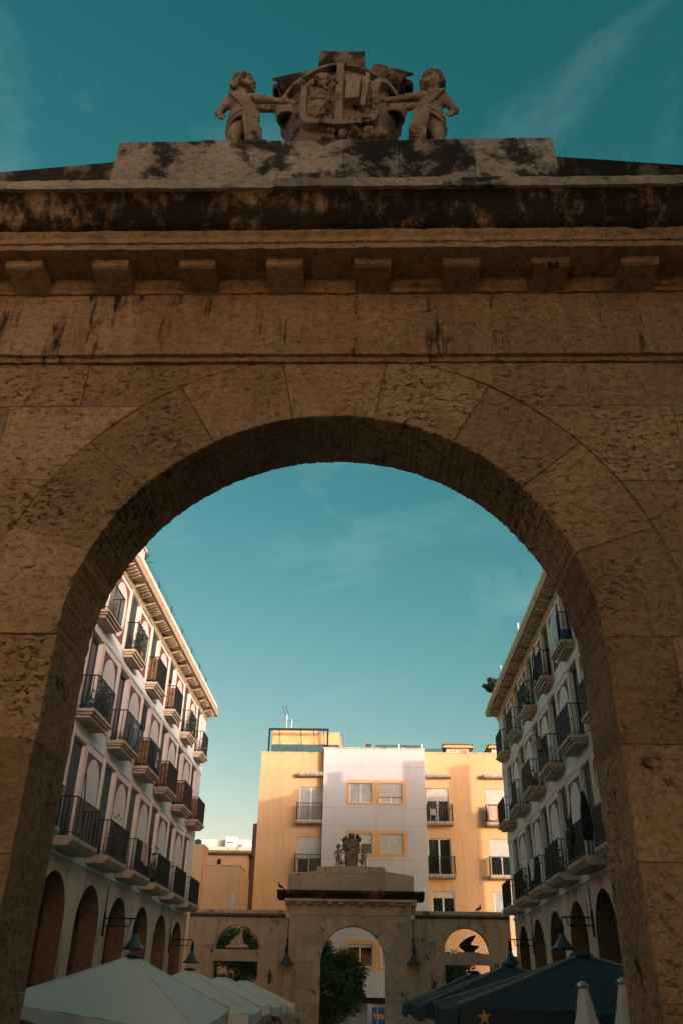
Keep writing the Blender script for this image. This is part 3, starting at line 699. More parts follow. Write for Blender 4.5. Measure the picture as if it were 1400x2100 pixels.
    for r in range(3):
        h = DTOP[r]-SLABZ[r]-STH
        f = MB(); 
        for (a, b, c_, d_) in ((-.6,-.53,0,h),(.53,.6,0,h),(-.04,.04,0,h),(-.53,-.04,h-.08,h),(.04,.53,h-.08,h),(-.53,-.04,0,.5),(.04,.53,0,.5)): f.box(0,.05,a,b,c_,d_)
        f = f.mesh('door'); f.materials.append(M['wooddark']); dm.append(f)
        g_ = MB().box(.015,.025,-.53,-.04,.5,h-.08).mesh('pane'); g_.materials.append(M['glass']); pn.append(g_)
        s_ = shutter_mesh(1.18, h, 46 if r == 0 else 40); s_.materials.append(M['shutter']); sm_.append(s_)
    surr = []
    for r in range(3):
        h = DTOP[r]-SLABZ[r]-STH; s_ = MB()
        s_.box(.002,.03,-.76,-.602,0,h+.02); s_.box(.002,.03,.602,.76,0,h+.02); s_.box(.002,.035,-.76,.76,h+.02,h+.12 if r < 2 else h+.05)
        s_ = s_.mesh('door_surround'); s_.materials.append(M['creamtrim']); surr.append(s_)
    pw = gap-1.2-.62
    pm = []
    for r in range(3):
        h = DTOP[r]-SLABZ[r]-STH-.18
        a = MB().box(.002,.006,-pw/2,pw/2,0,h).mesh('painted_panel'); a.materials.append(M['burgundy'])
        fp = field_pts(pw-.14, h-.08, r == 2)
        b = MB().prism([(p[0], p[1]+.04) for p in fp], .0065, .011, 'x').mesh('panel_field'); b.materials.append(M['field'])
        pm.append((a, b))
    for bi, c in enumerate(bays):
        for r in range(3):
            zb = Zt(SLABZ[r])
            d = put('door', dm[r], None, t, (-.19,c,zb+STH)); put('pane', pn[r], None, d); put('pane', pn[r], None, d, (0,.57,0))
            frac = shut(bi, r, rr)
            if frac > 0:
                o = put('roller_shutter', sm_[r], None, t, (-.115,c,zb+STH+(DTOP[r]-SLABZ[r]-STH)*(1-frac))); o.scale = (1,1,frac)
            put('door_surround', surr[r], None, t, (0,c,zb+STH))
            b = put('balcony', slab[r], None, t, (.036,c,zb)); put('railing', rail[r], None, b, (0,0,STH))
            bt = boards(bi, r)
            if bt:
                q = MB(); L_ = BLEN[r]; y = -L_/2+.03
                if 'f' in bt:
                    while y < L_/2-.05:
                        w_ = rr.uniform(.09,.16); q.box(PROJ[r]-.045, PROJ[r]-.022, y, min(y+w_, L_/2-.02), .1, .93+rr.uniform(-.02,.03)); y += w_+.008
                if 's' in bt:
                    for s in ((-1, 1)):
                        x = .03
                        while x < PROJ[r]-.06: q.box(x, min(x+.12, PROJ[r]-.05), s*(L_/2-.03)-.012, s*(L_/2-.03)+.012, .1, .93+rr.uniform(-.02,.03)); x += .128
                put('privacy_screen', q, M['board'] if 'd' not in bt else M['iron'], b, (0,0,STH))
        if bi < len(bays)-1:
            for r in range(3):
                p_ = put('painted_panel', pm[r][0], None, t, (0,c+gap/2,Zt(SLABZ[r]+STH+.08))); put('panel_field', pm[r][1], None, p_)
    return t

XL, XR = -8.0, 7.05
baysL = [18.25+3.36*k for k in range(-3, 6)]
endL = 36.95
def shutL(bi, r, rr):
    if r == 0: return (1.0 if bi < 7 else .62)
    return (.55, 0, .3, 0, .8, .35)[(bi*2+r) % 6]
def boardsL(bi, r):                                         # bays counted from the near end; bay 3 is at y 18
    return {(5,1):'fs', (6,1):'fs', (7,1):'fs', (8,1):'fs', (5,2):'fs', (6,2):'fs', (4,1):'', (7,0):'fd', (8,0):'fd'}.get((bi, r), '')
arcaded_house('arcaded_house', 'pale arcaded house with burgundy painted panels, left side of the square', (XL,0,GZ), 0, baysL, 1.0, endL, True, 2, boardsL, shutL)
# the house on the right is turned half round: local y runs towards the camera
YT = 40.0; baysRw = [20.5+3.45*k for k in range(-4, 5)]
def shutR(bi, r, rr): 
    return (0, .35, .5, .0, .2)[(bi*3+r) % 5] if r else (.5, .2, 0, .35)[bi % 4]
def boardsR(bi, r):                                         # bay 0 is the far one
    return {(0,0):'fd', (2,0):'fd', (0,1):'fd', (0,2):'fd', (3,2):'fd'}.get((bi, r), '')
arcaded_house('arcaded_house', 'pale arcaded house with faded painted panels, right side of the square in shade', (XR,YT,GZ), math.pi, [YT-y for y in baysRw], YT-36.4, YT-1.0, False, 9, boardsR, shutR)

# ------------------------------------------------------------------ far gateway
fg = thing('stone_gateway', 'smaller stone gateway with black-stained cornice at the far end of the square', 'gateway', (-.4,37.6,GZ))
FY = 37.6
def fput(name, m, mat): return put(name, m, mat, fg)
far_start = set(fg.children)
class _T: pass
tmp = bpy.data.objects.new('far_masonry', None)
gateway_masonry(fg, -.31, 1.48, 2.1, 3.12, [GZ,-.2,.35,.9,1.45,2.0,2.56,3.12,3.68,4.24,4.8,5.02], -3.42, 2.62, 5.02, .8, [M['fargate'], M['farcrust']], amp=.012, blk=.8, seed=21, steps=8)
for ch in fg.children: ch.location = (0, FY, 0)
def frun(name, prof, x0, x1, cuts, mat):
    n0 = set(fg.children); profile_run(name, prof, x0, x1, cuts, mat, fg, 0, .003)
    for ch in fg.children:
        if ch not in n0: ch.location = (0, FY, 0)
frun('frieze_block', [(-.05,5.07),(-.05,5.46),(.82,5.46),(.82,5.02),(-.02,5.02)], -3.44, 2.64, [-2.6,-1.7,-.8,.1,1.0,1.9], M['fargate'])
frun('corona_block', [(-.08,5.46),(-.08,5.60),(-.38,5.60),(-.38,5.72),(.9,5.72),(.9,5.46)], -3.5, 2.7, [-2.2,-.8,.6,1.8], M['fargate'])
frun('cyma_moulding', [(-.40,5.72),(-.44,5.76),(-.46,5.82),(-.52,5.88),(-.55,5.92),(-.58,5.93),(-.58,6.06),(.95,6.06),(.95,5.72)], -3.86, 3.06, [-2.9,-1.9,-.9,.1,1.1,2.1], M['farblack'])
for k in range(13):
    cx = -3.30+k*.4875
    o = fput('modillion', MB().prism([(-.08,5.475),(-.33,5.485),(-.33,5.597),(-.08,5.597)], cx-.115, cx+.115, 'x'), M['modillion']); o.location = (0,FY,0)
for i, (a, b) in enumerate(((-3.42,-2.03),(-2.03,-1.0),(-1.0,.2),(.2,1.23),(1.23,2.6))):
    zl, zr = (6.78,6.98) if i == 0 else ((6.98,6.79) if i == 4 else (6.86,6.86))
    o = fput('attic_block', stone_block([(a,6.06),(b,6.06),(b,zr),(a,zl)], -.06, .8, .008), M['fargate']); o.location = (0,FY,0)
for i, (a, b) in enumerate(((-2.03,-1.36),(-1.36,.5),(.5,1.23))):
    o = fput('attic_block', stone_block([(a,6.862),(b,6.862),(b,7.16+(.03 if i == 1 else 0)),(a,7.16+(.03 if i == 1 else 0))], -.08, .78, .008), M['farcrust'] if i != 1 else M['fargate']); o.location = (0,FY,0)
for ch in fg.children: ch.location = Vector(ch.location) - Vector(fg.location)

def wing(label, x0, x1, cx, top):
    t = thing('screen_wall', label, 'wall', ((x0+x1)/2, FY+.3, GZ)); L0 = Vector(t.location)
    m = MB(); y0, y1 = FY+.12, FY+.62; r, zl, zb = 1.04, 3.55, 3.08
    def piece(xa, xb, a0, a1, b0, b1):
        m.add([(xa,y0,a0),(xb,y0,b0),(xb,y0,b1),(xa,y0,a1),(xa,y1,a0),(xb,y1,b0),(xb,y1,b1),(xa,y1,a1)], [(0,1,2,3),(7,6,5,4),(0,4,5,1),(3,2,6,7),(0,3,7,4),(1,5,6,2)])
    piece(x0, cx-r, GZ, top, GZ, top); piece(cx+r, x1, GZ, top, GZ, top)
    n = 20
    for i in range(n):
        a, b = math.pi*(1-i/n), math.pi*(1-(i+1)/n)
        piece(cx+r*math.cos(a), cx+r*math.cos(b), zl+r*math.sin(a), top, zl+r*math.sin(b), top)
    o = put('wall', m, M['farcrust'], t); o.location = -L0
    o = put('lintel', MB().box(cx-r-.01, cx+r+.01, y0+.01, y1-.01, zb, zl), M['fargate'], t); o.location = -L0
    o = put('cornice', MB().prism([(y0-.10,top+.02),(y0-.14,top+.06),(y0-.14,top+.2),(y1+.1,top+.2),(y1+.1,top)], x0, x1, 'x'), M['farcrust'], t); o.location = -L0
    o = put('moulding', MB().box(x0, x1, y0-.06, y0-.003, top-.10, top-.04), M['farblack'], t); o.location = -L0
    return t
wing('stained stone screen wall with half-round opening left of the far gateway', -8.0, -3.43, -5.69, 5.02)
wing('stained stone screen wall with half-round opening right of the far gateway', 2.63, 7.05, 4.98, 5.08)
# crest and cherubs of the far gateway: smaller siblings of the near ones
fc = build_crest((-.42,FY+.2,7.19), 'small carved coat of arms with scrolls on top of the far gateway', M['statue']); fc.scale = (.60,.6,.76)
k1 = build_cherub((-1.02,FY+.1,7.16), 'small stone cherub left of the coat of arms on the far gateway', M['statue'], False); k1.scale = (.62,.62,.74)
k2 = build_cherub((.18,FY+.1,7.16), 'small stone cherub right of the coat of arms on the far gateway', M['statue'], True); k2.scale = (-.62,.62,.74)
# sculptures standing in the two half-round openings
s = MB(); s.ball((0,0,.12),(.55,.18,.14)); s.limb((-.1,0,.2),.17,(.08,0,.62),.10); s.limb((.02,0,.3),.2,(.12,-.02,.72),.08); s.ball((.13,-.01,.80),(.08,.08,.1)); s.limb((-.05,-.02,.55),.06,(-.3,-.05,.28),.05); s.limb((.2,0,.2),.12,(.42,-.03,.12),.08); s.limb((-.25,0,.15),.1,(-.5,0,.1),.07)
s.limb((.1,-.05,.5),.07,(.24,-.12,.3),.05)
me = s.mesh('stone_figure', True); t = thing('seated_statue', 'worn seated stone figure in the half-round opening left of the far arch', 'statue', (-5.66,FY+.36,3.55))
o = put('body', me, M['farcrust'], t); q = o.modifiers.new('fuse','REMESH'); q.mode = 'VOXEL'; q.voxel_size = .02; q.use_smooth_shade = True
put('plinth', MB().box(-.62,.62,-.2,.2,-.0,.05), M['farblack'], t)
t = thing('stone_carving', 'tilted oval stone carving on a basin in the half-round opening right of the far arch', 'statue', (4.98,FY+.36,3.55))
put('basin', MB().lathe([(.22,0),(.26,.06),(.36,.14),(.44,.2),(.46,.26),(.4,.28)], (.12,0,.05), 18), M['farblack'], t)
s = MB(); s.limb((-.30,0,.36),.04,(.0,0,.48),.13); s.limb((.0,0,.48),.13,(.22,0,.60),.12); s.limb((.22,0,.60),.12,(.42,0,.73),.05); s.limb((.12,0,.28),.13,(.14,0,.46),.1)
o = put('body', s.mesh('oval', True), M['farblack'], t); q = o.modifiers.new('fuse','REMESH'); q.mode = 'VOXEL'; q.voxel_size = .02; q.use_smooth_shade = True
put('plinth', MB().box(-.4,.6,-.18,.18,0,.05), M['farcrust'], t)

# ------------------------------------------------------------------ far apartment block
BY = 50.0
ap = thing('apartment_block', 'ochre and white apartment block with balconies behind the far gateway', 'building', (1.0,BY,GZ))
def aput(name, m, mat, parent=None, loc=(0,0,0)):
    if parent is not None: return put(name, m, mat, parent, loc)
    return put(name, m, mat, ap, Vector(loc) - Vector(ap.location))
def facade(name, x0, x1, z0, z1, holes, y, mat, dep=.22):
    g_ = wallgrid(x0, x1, z0, z1, holes, dep); m = MB(); m.v = [(v[1], y - v[0], v[2]) for v in g_.v]; m.f = g_.f
    return aput(name, m.mesh(name, False, 1e-4), mat)
YB = BY+.6
lev = (13.68, 10.57, 7.46, 4.35)
holesL = [(-4.02,-2.50, 11.55, 13.70), (-4.02,-2.50, 8.44, 10.59), (-4.02,-2.5,5.33,7.48), (-4.02,-2.5,2.2,4.37)]
holesW = []
for z in lev: holesW += [(-.80,.70, z-1.05, z+.15), (1.18,2.66, z-1.05, z+.15)]
holesR = [(4.25,5.70,11.55,13.70), (4.25,5.70,8.44,10.59), (4.40,5.78,6.30,7.48), (4.4,5.78,3.19,4.37), (8.15,9.6,11.55,13.70), (8.15,9.6,8.44,10.59), (8.2,9.6,6.3,7.48), (8.2,9.6,3.19,4.37)]
facade('ochre_wall', -6.68, -2.44, 2.0, 15.9, holesL, YB, M['yellow'])
facade('white_wall', -2.44, 4.18, 1.75, 16.08, holesW, BY, M['whitewall'])
facade('ochre_wall', 4.18, 14.0, 2.0, 15.98, holesR, YB, M['yellow'])
aput('return_wall', MB().box(-2.438,-2.2,BY+.01,YB+.2,1.75,16.07), M['whitewall']); aput('return_wall', MB().box(3.95,4.178,BY+.01,YB+.2,1.75,16.07), M['whitewall'])
aput('side_wall', MB().box(-6.678,-6.4,YB+.01,BY+12,GZ,15.88), M['yellow']); aput('side_wall', MB().box(13.7,13.99,YB+.01,BY+12,GZ,15.9), M['yellow'])
aput('roof', MB().box(-6.6,13.9,YB+.3,BY+12,15.5,15.7), M['tile'])
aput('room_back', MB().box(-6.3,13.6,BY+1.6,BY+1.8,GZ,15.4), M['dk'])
aput('shopfront', MB().box(-6.6,13.9,BY+.9,BY+1.0,GZ,2.0), M['whiteplastic']); 
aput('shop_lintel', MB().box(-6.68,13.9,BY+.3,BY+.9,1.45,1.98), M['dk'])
for k in range(12): aput('shop_pillar', MB().box(-6.6+k*1.75,-6.2+k*1.75,BY+.35,BY+.75,GZ,1.45), M['whitewall'])
# copings
for (x0, x1, y, z) in ((-6.72,-2.44,YB,15.9),(-2.50,4.24,BY,16.08),(4.24,14.04,YB,15.98)):
    aput('coping', MB().box(x0, x1, y-.05, y+.3, z, z+.07), M['coping'])
# thin horizontal expansion joints
for z in (14.9,12.3,11.2,9.2,8.05,6.1,4.95):
    aput('render_joint', MB().box(-2.43,4.17,BY-.006,BY-.001,z-.012,z+.012), M['concrete'])
for z in (14.9,11.2,8.05,4.95):
    aput('render_joint', MB().box(-6.67,-2.46,YB-.006,YB-.001,z-.01,z+.01), M['orange']); aput('render_joint', MB().box(4.2,13.9,YB-.006,YB-.001,z-.01,z+.01), M['orange'])
# orange surrounds on the white part
for i, z in enumerate(lev):
    s = MB(); a, b = z-1.22, z+.37
    for (x0, x1, z0, z1) in ((-1.0,2.93,z+.15,b),(-1.0,2.93,a,z-1.05),(-1.0,-.80,z-1.05,z+.15),(.70,1.18,z-1.05,z+.15),(2.66,2.93,z-1.05,z+.15)): s.box(x0,x1,BY-.012,BY-.002,z0,z1)
    aput('window_surround', s, M['orange'])
def window(x0, x1, z0, z1, y, drop, pane='glass', mull=True, shutmat='shutterpale', frame=True):
    f = MB(); w = .06; yy = y+.13
    f.box(x0,x0+w,yy,yy+.05,z0,z1); f.box(x1-w,x1,yy,yy+.05,z0,z1); f.box(x0+w,x1-w,yy,yy+.05,z0,z0+w); f.box(x0+w,x1-w,yy,yy+.05,z1-w,z1)
    mx = (x0+x1)/2
    if mull: f.box(mx-.05,mx+.05,yy-.012,yy+.05,z0+w,z1-w)
    o = aput('window', f, M['white'])
    L0 = Vector(ap.location)
    for (a, b) in (((x0+w, mx-.05), (mx+.05, x1-w)) if mull else ((x0+w, x1-w),)):
        aput('pane', MB().box(a,b,yy+.02,yy+.03,z0+w,z1-w), M[pane], o)
    if drop > 0:
        h = (z1-z0)*drop; sl = shutter_mesh(x1-x0-.02, h, max(4, int(h/.05))); m2 = MB()
        q = bpy.data.objects.new('roller_shutter', sl); COL.objects.link(q); sl.materials.append(M[shutmat]); q.parent = o; q.location = ((x0+x1)/2, yy-.05, z1-h); q.rotation_euler = (0,0,R(-90))
    return o
# white part windows, top row then down
zt = lev
window(-.80,.70,zt[0]-1.05,zt[0]+.15,BY,0,'glasspale'); window(1.18,2.66,zt[0]-1.05,zt[0]+.15,BY,.70,'glasspale')
window(-.80,.70,zt[1]-1.05,zt[1]+.15,BY,.5); window(1.18,2.66,zt[1]-1.05,zt[1]+.15,BY,1.0)
window(-.80,.70,zt[2]-1.05,zt[2]+.15,BY,.3); window(1.18,2.66,zt[2]-1.05,zt[2]+.15,BY,.6)
window(-.80,.70,zt[3]-1.05,zt[3]+.15,BY,.15,'glass'); window(1.18,2.66,zt[3]-1.05,zt[3]+.15,BY,0,'glasspale')
window(-4.02,-2.5,11.55,13.70,YB,0,'glasspale'); window(-4.02,-2.5,8.44,10.59,YB,.62); window(-4.02,-2.5,5.33,7.48,YB,.4); window(-4.02,-2.5,2.2,4.37,YB,.5)
window(4.25,5.7,11.55,13.7,YB,.38); window(4.25,5.7,8.44,10.59,YB,0); window(4.4,5.78,6.3,7.48,YB,.3,'glass'); window(4.4,5.78,3.19,4.37,YB,.2)
window(8.15,9.6,11.55,13.7,YB,.45,'glasspale'); window(8.15,9.6,8.44,10.59,YB,.5); window(8.2,9.6,6.3,7.48,YB,0,'glasspale'); window(8.2,9.6,3.19,4.37,YB,.3)
def apt_balcony(x0, x1, z, bars='iron', P_=.62):
    b = aput('balcony', MB().prism([(YB-.001,z-.2),(YB-P_+.06,z-.2),(YB-P_,z-.12),(YB-P_,z),(YB-.001,z)], x0, x1, 'x'), M['concrete'])
    m = MB(); H = 1.02; r = .012; n = int((x1-x0)/.12); y = YB-P_+.05
    for i in range(n+1): x = x0+.04+(x1-x0-.08)*i/n; m.box(x-r,x+r,y-r,y+r,z+.06,z+H)
    for xx in (x0+.04, x1-.04):
        for k in range(1, 5): yy = y+(P_-.05)*k/5; m.box(xx-r,xx+r,yy-r,yy+r,z+.06,z+H)
        m.box(xx-.02,xx+.02,y+.021,YB,z+H,z+H+.035); m.box(xx-.012,xx+.012,y+.013,YB,z+.05,z+.075); m.box(xx-.022,xx+.022,y-.022,y+.022,z,z+H+.08)
    m.box(x0+.062,x1-.062,y-.02,y+.02,z+H,z+H+.035); m.box(x0+.062,x1-.062,y-.012,y+.012,z+.05,z+.075); m.box(x0+.062,x1-.062,y-.012,y+.012,z+.78,z+.80)
    cx = (x0+x1)/2
    for s_ in (-1, 1):
        for k in range(3): m.tube([(cx+s_*.09+s_*.05*math.cos(a), y, z+.22+.2*k+.09*math.sin(a)) for a in [i*math.pi/5 for i in range(11)]], .007, 4)
    put('railing', m, M[bars], b)
    return b
apt_balcony(-4.16,-2.47,11.53); apt_balcony(-4.16,-2.47,8.42); apt_balcony(-4.16,-2.47,5.31)
apt_balcony(4.21,5.90,11.53); apt_balcony(4.21,5.90,8.42); apt_balcony(8.0,9.7,11.53); apt_balcony(8.0,9.7,8.42)
for (x0, x1) in ((-4.16,-2.47),(4.21,5.88),(8.0,9.7)):
    aput('canopy_slab', MB().prism([(YB-.001,14.3),(YB-.45,14.33),(YB-.52,14.42),(YB-.52,14.56),(YB-.001,14.58)], x0, x1, 'x'), M['concrete'])
# rooftop rooms, pergola, screens, chimneys
aput('roof_room', MB().box(-6.2,-3.1,BY+2.4,BY+6,15.7,18.0), M['yellow']); aput('roof_room', MB().box(-3.1,-1.45,BY+2.4,BY+6,15.7,17.74), M['yellow'])
aput('roof_coping', MB().box(-6.26,-3.06,BY+2.34,BY+6.06,18.0,18.07), M['coping']); aput('roof_coping', MB().box(-3.04,-1.4,BY+2.34,BY+6.06,17.74,17.8), M['coping'])
pg = MB()
for x in (-6.35,-2.30): pg.box(x-.06,x+.06,BY+1.55,BY+1.67,15.97,17.72)
pg.box(-6.41,-2.24,BY+1.55,BY+1.67,17.72,17.86)
for x in (-5.7,-4.2,-3.3,-2.6): pg.tube([(x,BY+1.61,17.72),(x+.06,BY+2.38,16.9)], .022, 5)
aput('pergola_frame', pg, M['iron'])
aput('awning_roll', MB().prism([(BY+1.9,16.2),(BY+1.8,16.75),(BY+2.35,16.95),(BY+2.35,16.2)], -6.2, -1.5, 'x'), M['bluetarp'])
for (x0, x1) in ((.95,2.45),(2.55,4.0)): aput('terrace_screen', MB().box(x0,x1,BY+.5,BY+.53,16.16,16.48), M['bluetarp'])
aput('terrace_screen', MB().box(4.3,5.5,YB+.5,YB+.53,16.06,16.42), M['bluetarp'])
for x in (2.5,4.05): aput('screen_post', MB().box(x-.04,x+.04,BY+.46,BY+.54,16.1,16.55), M['white'])
def chimney(x, y, z0, w, h):
    c_ = aput('chimney', MB().box(x-w*.65,x+w*.65,y-w*.65,y+w*.65,z0,z0+h*.45), M['whitewall'])
    m = MB(); 
    for k in range(4): m.box(x-w*.5,x+w*.5,y-w*.5,y+w*.5,z0+h*(.5+.13*k),z0+h*(.5+.13*k)+h*.06)
    m.box(x-w*.38,x+w*.38,y-w*.38,y+w*.38,z0+h*.45,z0+h*.95); put('louvre', m, M['tile'], c_)
chimney(.45, BY+.9, 15.7, .36, .95); chimney(3.0, BY+1.2, 15.7, .36, .7)
for (x0, x1) in ((5.6,7.8),(8.75,11.4)):
    aput('roof_room', MB().box(x0+.32,x1-.32,YB+2.2,YB+4.5,15.7,16.95), M['whitewall'])
    xm = (x0+x1)/2
    r_ = MB(); r_.add([(x0,YB+1.9,16.88),(x1,YB+1.9,16.88),(x1,YB+4.8,16.88),(x0,YB+4.8,16.88),(x0+.18,YB+2.1,17.1),(x1-.18,YB+2.1,17.1),(x1-.18,YB+4.6,17.1),(x0+.18,YB+4.6,17.1)], [(3,2,1,0),(4,5,6,7),(0,1,5,4),(1,2,6,5),(2,3,7,6),(3,0,4,7)])
    aput('eaves', r_, M['orange']); aput('tiled_roof', MB().box(x0+.06,x1-.06,YB+2.0,YB+4.7,17.1,17.17), M['tile'])
aput('chimney', MB().box(6.1,7.3,YB+1.0,YB+1.6,15.7,16.48), M['concrete'])
# ribbed tile cladding on the exposed party wall edge
pw_ = aput('party_wall', MB().box(-6.92,-6.69,YB-.05,YB+3,GZ,11.35), M['tile'])
rib = MB().prism([(0,0),(-.05,.02),(-.05,.09),(0,.115)], -.125, .125, 'x').mesh('tile'); rib.materials.append(M['tile'])
k = 0
z = 4.2
while z < 11.3:
    put('tile', rib, None, pw_, (-6.805, YB-.05, z)).rotation_euler = (0, R(rnd.uniform(-3,3)), 0); z += .125
# shop sign
sg = thing('shop_sign', 'blue shop sign with yellow lettering behind the far arch', 'sign', (1.05,BY-.35,.35))
put('panel', MB().box(-.40,.55,0,.06,-.1,.92), M['teblue'], sg)
put('panel_support', MB().box(-.42,-.36,.06,.5,-.0,.1), M['metal'], sg)
tc_ = bpy.data.curves.new('lettering', 'FONT'); tc_.body = 'TEDi'; tc_.size = .31; tc_.extrude = .008; tc_.offset = .012
to = bpy.data.objects.new('tmp_text', tc_); COL.objects.link(to); bpy.context.view_layer.update()
tm = bpy.data.meshes.new_from_object(to); bpy.data.objects.remove(to); tm.materials.append(M['teyellow'])
o = put('lettering', tm, None, sg, (-.33,-.012,.36)); o.rotation_euler = (R(90),0,0)
tag(put('signpost', MB().tube([(0,0,0),(0,0,2.1)], .03, 8).box(-.06,.06,-.06,.06,0,.02), M['concrete'], None, (.92,BY-3.2,GZ)), 'thin post standing in front of the blue shop sign', 'post')

# television aerials on the roof
def aerial(loc, h, label, k=1):
    t = thing('aerial', label, 'aerial', loc)
    put('mast', MB().tube([(0,0,0),(0,0,h)], .028, 6), M['metal'], t)
    for q in range(k):
        z = h-.12-q*.38; b = MB(); b.tube([(-.45,0,z),(.45,0,z+.06)], .016, 5)
        for i in range(8):
            x = -.42+.12*i; b.tube([(x,-.22,z+.008*i),(x,.22,z+.008*i)], .007, 4); 
        put('antenna', b, M['metal'], t)
    d = MB().tube([(0,0,h*.55),(.02,-.02,h*.55),(.18,-.1,h*.55)], .012, 5); put('bracket', d, M['metal'], t)
    return t
a1_ = aerial((-5.35,BY+3.2,18.07), 1.25, 'tall aerial with tilted antenna on the roof room of the apartment block', 2)
for ch in a1_.children:
    if ch.name.startswith('antenna'): ch.rotation_euler = (0, R(-38), R(30))
b = MB()
for s_ in (-1, 1): b.tube([(s_*.12,0,1.2),(s_*.12-.2,-.1,1.75)], .018, 5); b.ball((s_*.12-.2,-.1,1.78), (.06,.05,.035), 8, 5)
b.tube([(-.12,0,1.2),(.12,0,1.2)], .018, 5); put('twin_horns', b, M['iron'], a1_)
aerial((-5.0,BY+3.4,18.07), .95, 'short aerial beside the tall one on the apartment block roof', 1)

# ------------------------------------------------------------------ low ochre annexes on the left and far building
def annex(name, label, boxes, wins, loc):
    t = thing(name, label, 'building', loc); L0 = Vector(loc)
    for nm, (x0,x1,y0,y1,z0,z1), mt in boxes: put(nm, MB().box(x0,x1,y0,y1,z0,z1), M[mt], t, -L0)
    for (x, z0, z1, y, w) in wins:
        o = put('window', MB().box(x-w/2-.04,x+w/2+.04,y-.03,y+.02,z0-.05,z0).box(x-w/2-.04,x-w/2,y-.02,y+.02,z0,z1).box(x+w/2,x+w/2+.04,y-.02,y+.02,z0,z1), M['concrete'], t, -L0)
        put('pane', MB().box(x-w/2,x+w/2,y-.012,y+.015,z0,z1), M['shutterpale'], o)
    return t
annex('annex', 'low stained ochre annex between the left arcaded house and the apartment block',
      [('front_block',(-9.26,-7.12,47,49.5,GZ,8.33),'yellow'), ('coping',(-9.3,-7.08,46.95,49.5,8.33,8.40),'coping'), ('rear_block',(-9.6,-7.0,49.5,53,GZ,9.3),'yellow'), ('roof_slab',(-9.9,-6.75,49.3,53.1,9.3,9.42),'tile'),
       ('side_block',(-7.12,-6.95,47.9,58,GZ,7.95),'yellow'), ('stair_tower',(-10.4,-9.28,46.6,48.2,GZ,9.38),'yellow'), ('tower_coping',(-10.44,-9.25,46.55,48.25,9.38,9.45),'coping')],
      [(-7.38,6.0,6.9,47.0,.2)], (-8.6,48,GZ))
tk = thing('water_tank', 'small green ribbed water tank on the annex stair tower', 'tank', (-9.75,47.2,9.45))
put('drum', MB().lathe([(.2,0),(.22,.05),(.2,.08),(.22,.13),(.2,.16),(.22,.21),(.2,.24),(.22,.29),(.12,.36)], (0,0,0), 16), M['bluetarp'], tk)
tag(put('wall_lantern', MB().box(-.11,.11,-.14,0,0,.28).box(-.07,.07,-.1,0,.28,.34), M['iron'], None, (-8.75,49.5,8.7)), 'small dark lantern high on the ochre annex wall', 'lantern')
fb = thing('distant_block', 'distant pale block with a row of windows under a flat roof', 'building', (-18,92,GZ)); L0 = Vector(fb.location)
fx0, fx1 = -20.5, -8.0
put('wall', MB().box(fx0,fx1,92,104,GZ,15.6), M['whitewall'], fb, -L0); put('roof_slab', MB().box(fx0-.4,fx1+.4,91.4,104,15.6,15.95), M['coping'], fb, -L0); put('upper_storey', MB().box(fx0+.5,fx1-.5,94,103,15.95,17.1), M['whitewall'], fb, -L0)
for k in range(8):
    x = fx0+.8+k*1.55; o = put('window', MB().box(x-.08,x+.98,91.9,92.0,13.5,13.6).box(x-.08,x,91.93,92.0,13.6,15.0).box(x+.9,x+.98,91.93,92.0,13.6,15.0), M['white'], fb, -L0); put('pane', MB().box(x,x+.9,91.95,91.99,13.6,15.0), M['glasspale'], o)
put('lower_ledge', MB().box(fx0-.2,fx1+.2,91.5,92,12.9,13.1), M['coping'], fb, -L0)
put('air_conditioner', MB().box(-15.3,-14.0,92.6,93.6,15.95,17.2).lathe([(.45,0),(.45,.05)], (-14.65,92.6,16.6), 16), M['whiteplastic'], fb, -L0)
put('air_conditioner', MB().box(-13.4,-12.5,92.6,93.4,15.95,16.7), M['whiteplastic'], fb, -L0)
aerial((-19.2,92.5,15.95), 2.6, 'aerial on the roof of the distant pale block', 2)
mb = thing('low_house', 'low peach house between the annex and the distant block', 'building', (-8.5,66,GZ)); L0 = Vector(mb.location)
put('wall', MB().box(-13.5,-7.4,66,72,GZ,10.6), M['yellow'], mb, -L0); put('roof', MB().box(-13.8,-7.1,65.6,72,10.6,10.8), M['coping'], mb, -L0)
# unseen houses on both sides of the street, added to shade the gateway
for sx, lab in ((1, 'unseen plain house on the right of the street, shading the near gateway'), (-1, 'unseen plain house added on the left of the street to darken the near gateway')):
    xw = sx*6.9; bk = thing('shading_house', lab, 'building', (xw,-15,GZ)); L0 = Vector(bk.location)
    hol = [(-29+3.2*i, -27.8+3.2*i, z, z+2.1) for i in range(9) for z in (1.0,4.2,7.6,11.0)]
    g_ = wallgrid(-31, -.4, GZ, 15.0, hol, .25); m = MB(); m.v = [(xw-sx*v[0], v[1], v[2]) for v in g_.v]; m.f = g_.f
    put('wall', m.mesh('wall', False, 1e-4), M['streetwall'], bk, -L0)
    x0, x1 = sorted((xw+sx*.3, xw+sx*12)); put('body', MB().box(x0,x1,-31,-.4,GZ,15.0), M['whitewall'], bk, -L0)
    x0, x1 = sorted((xw-sx*.4, xw+sx*12.3)); put('roof', MB().box(x0,x1,-31.3,-.1,15.0,15.3), M['tile'], bk, -L0)

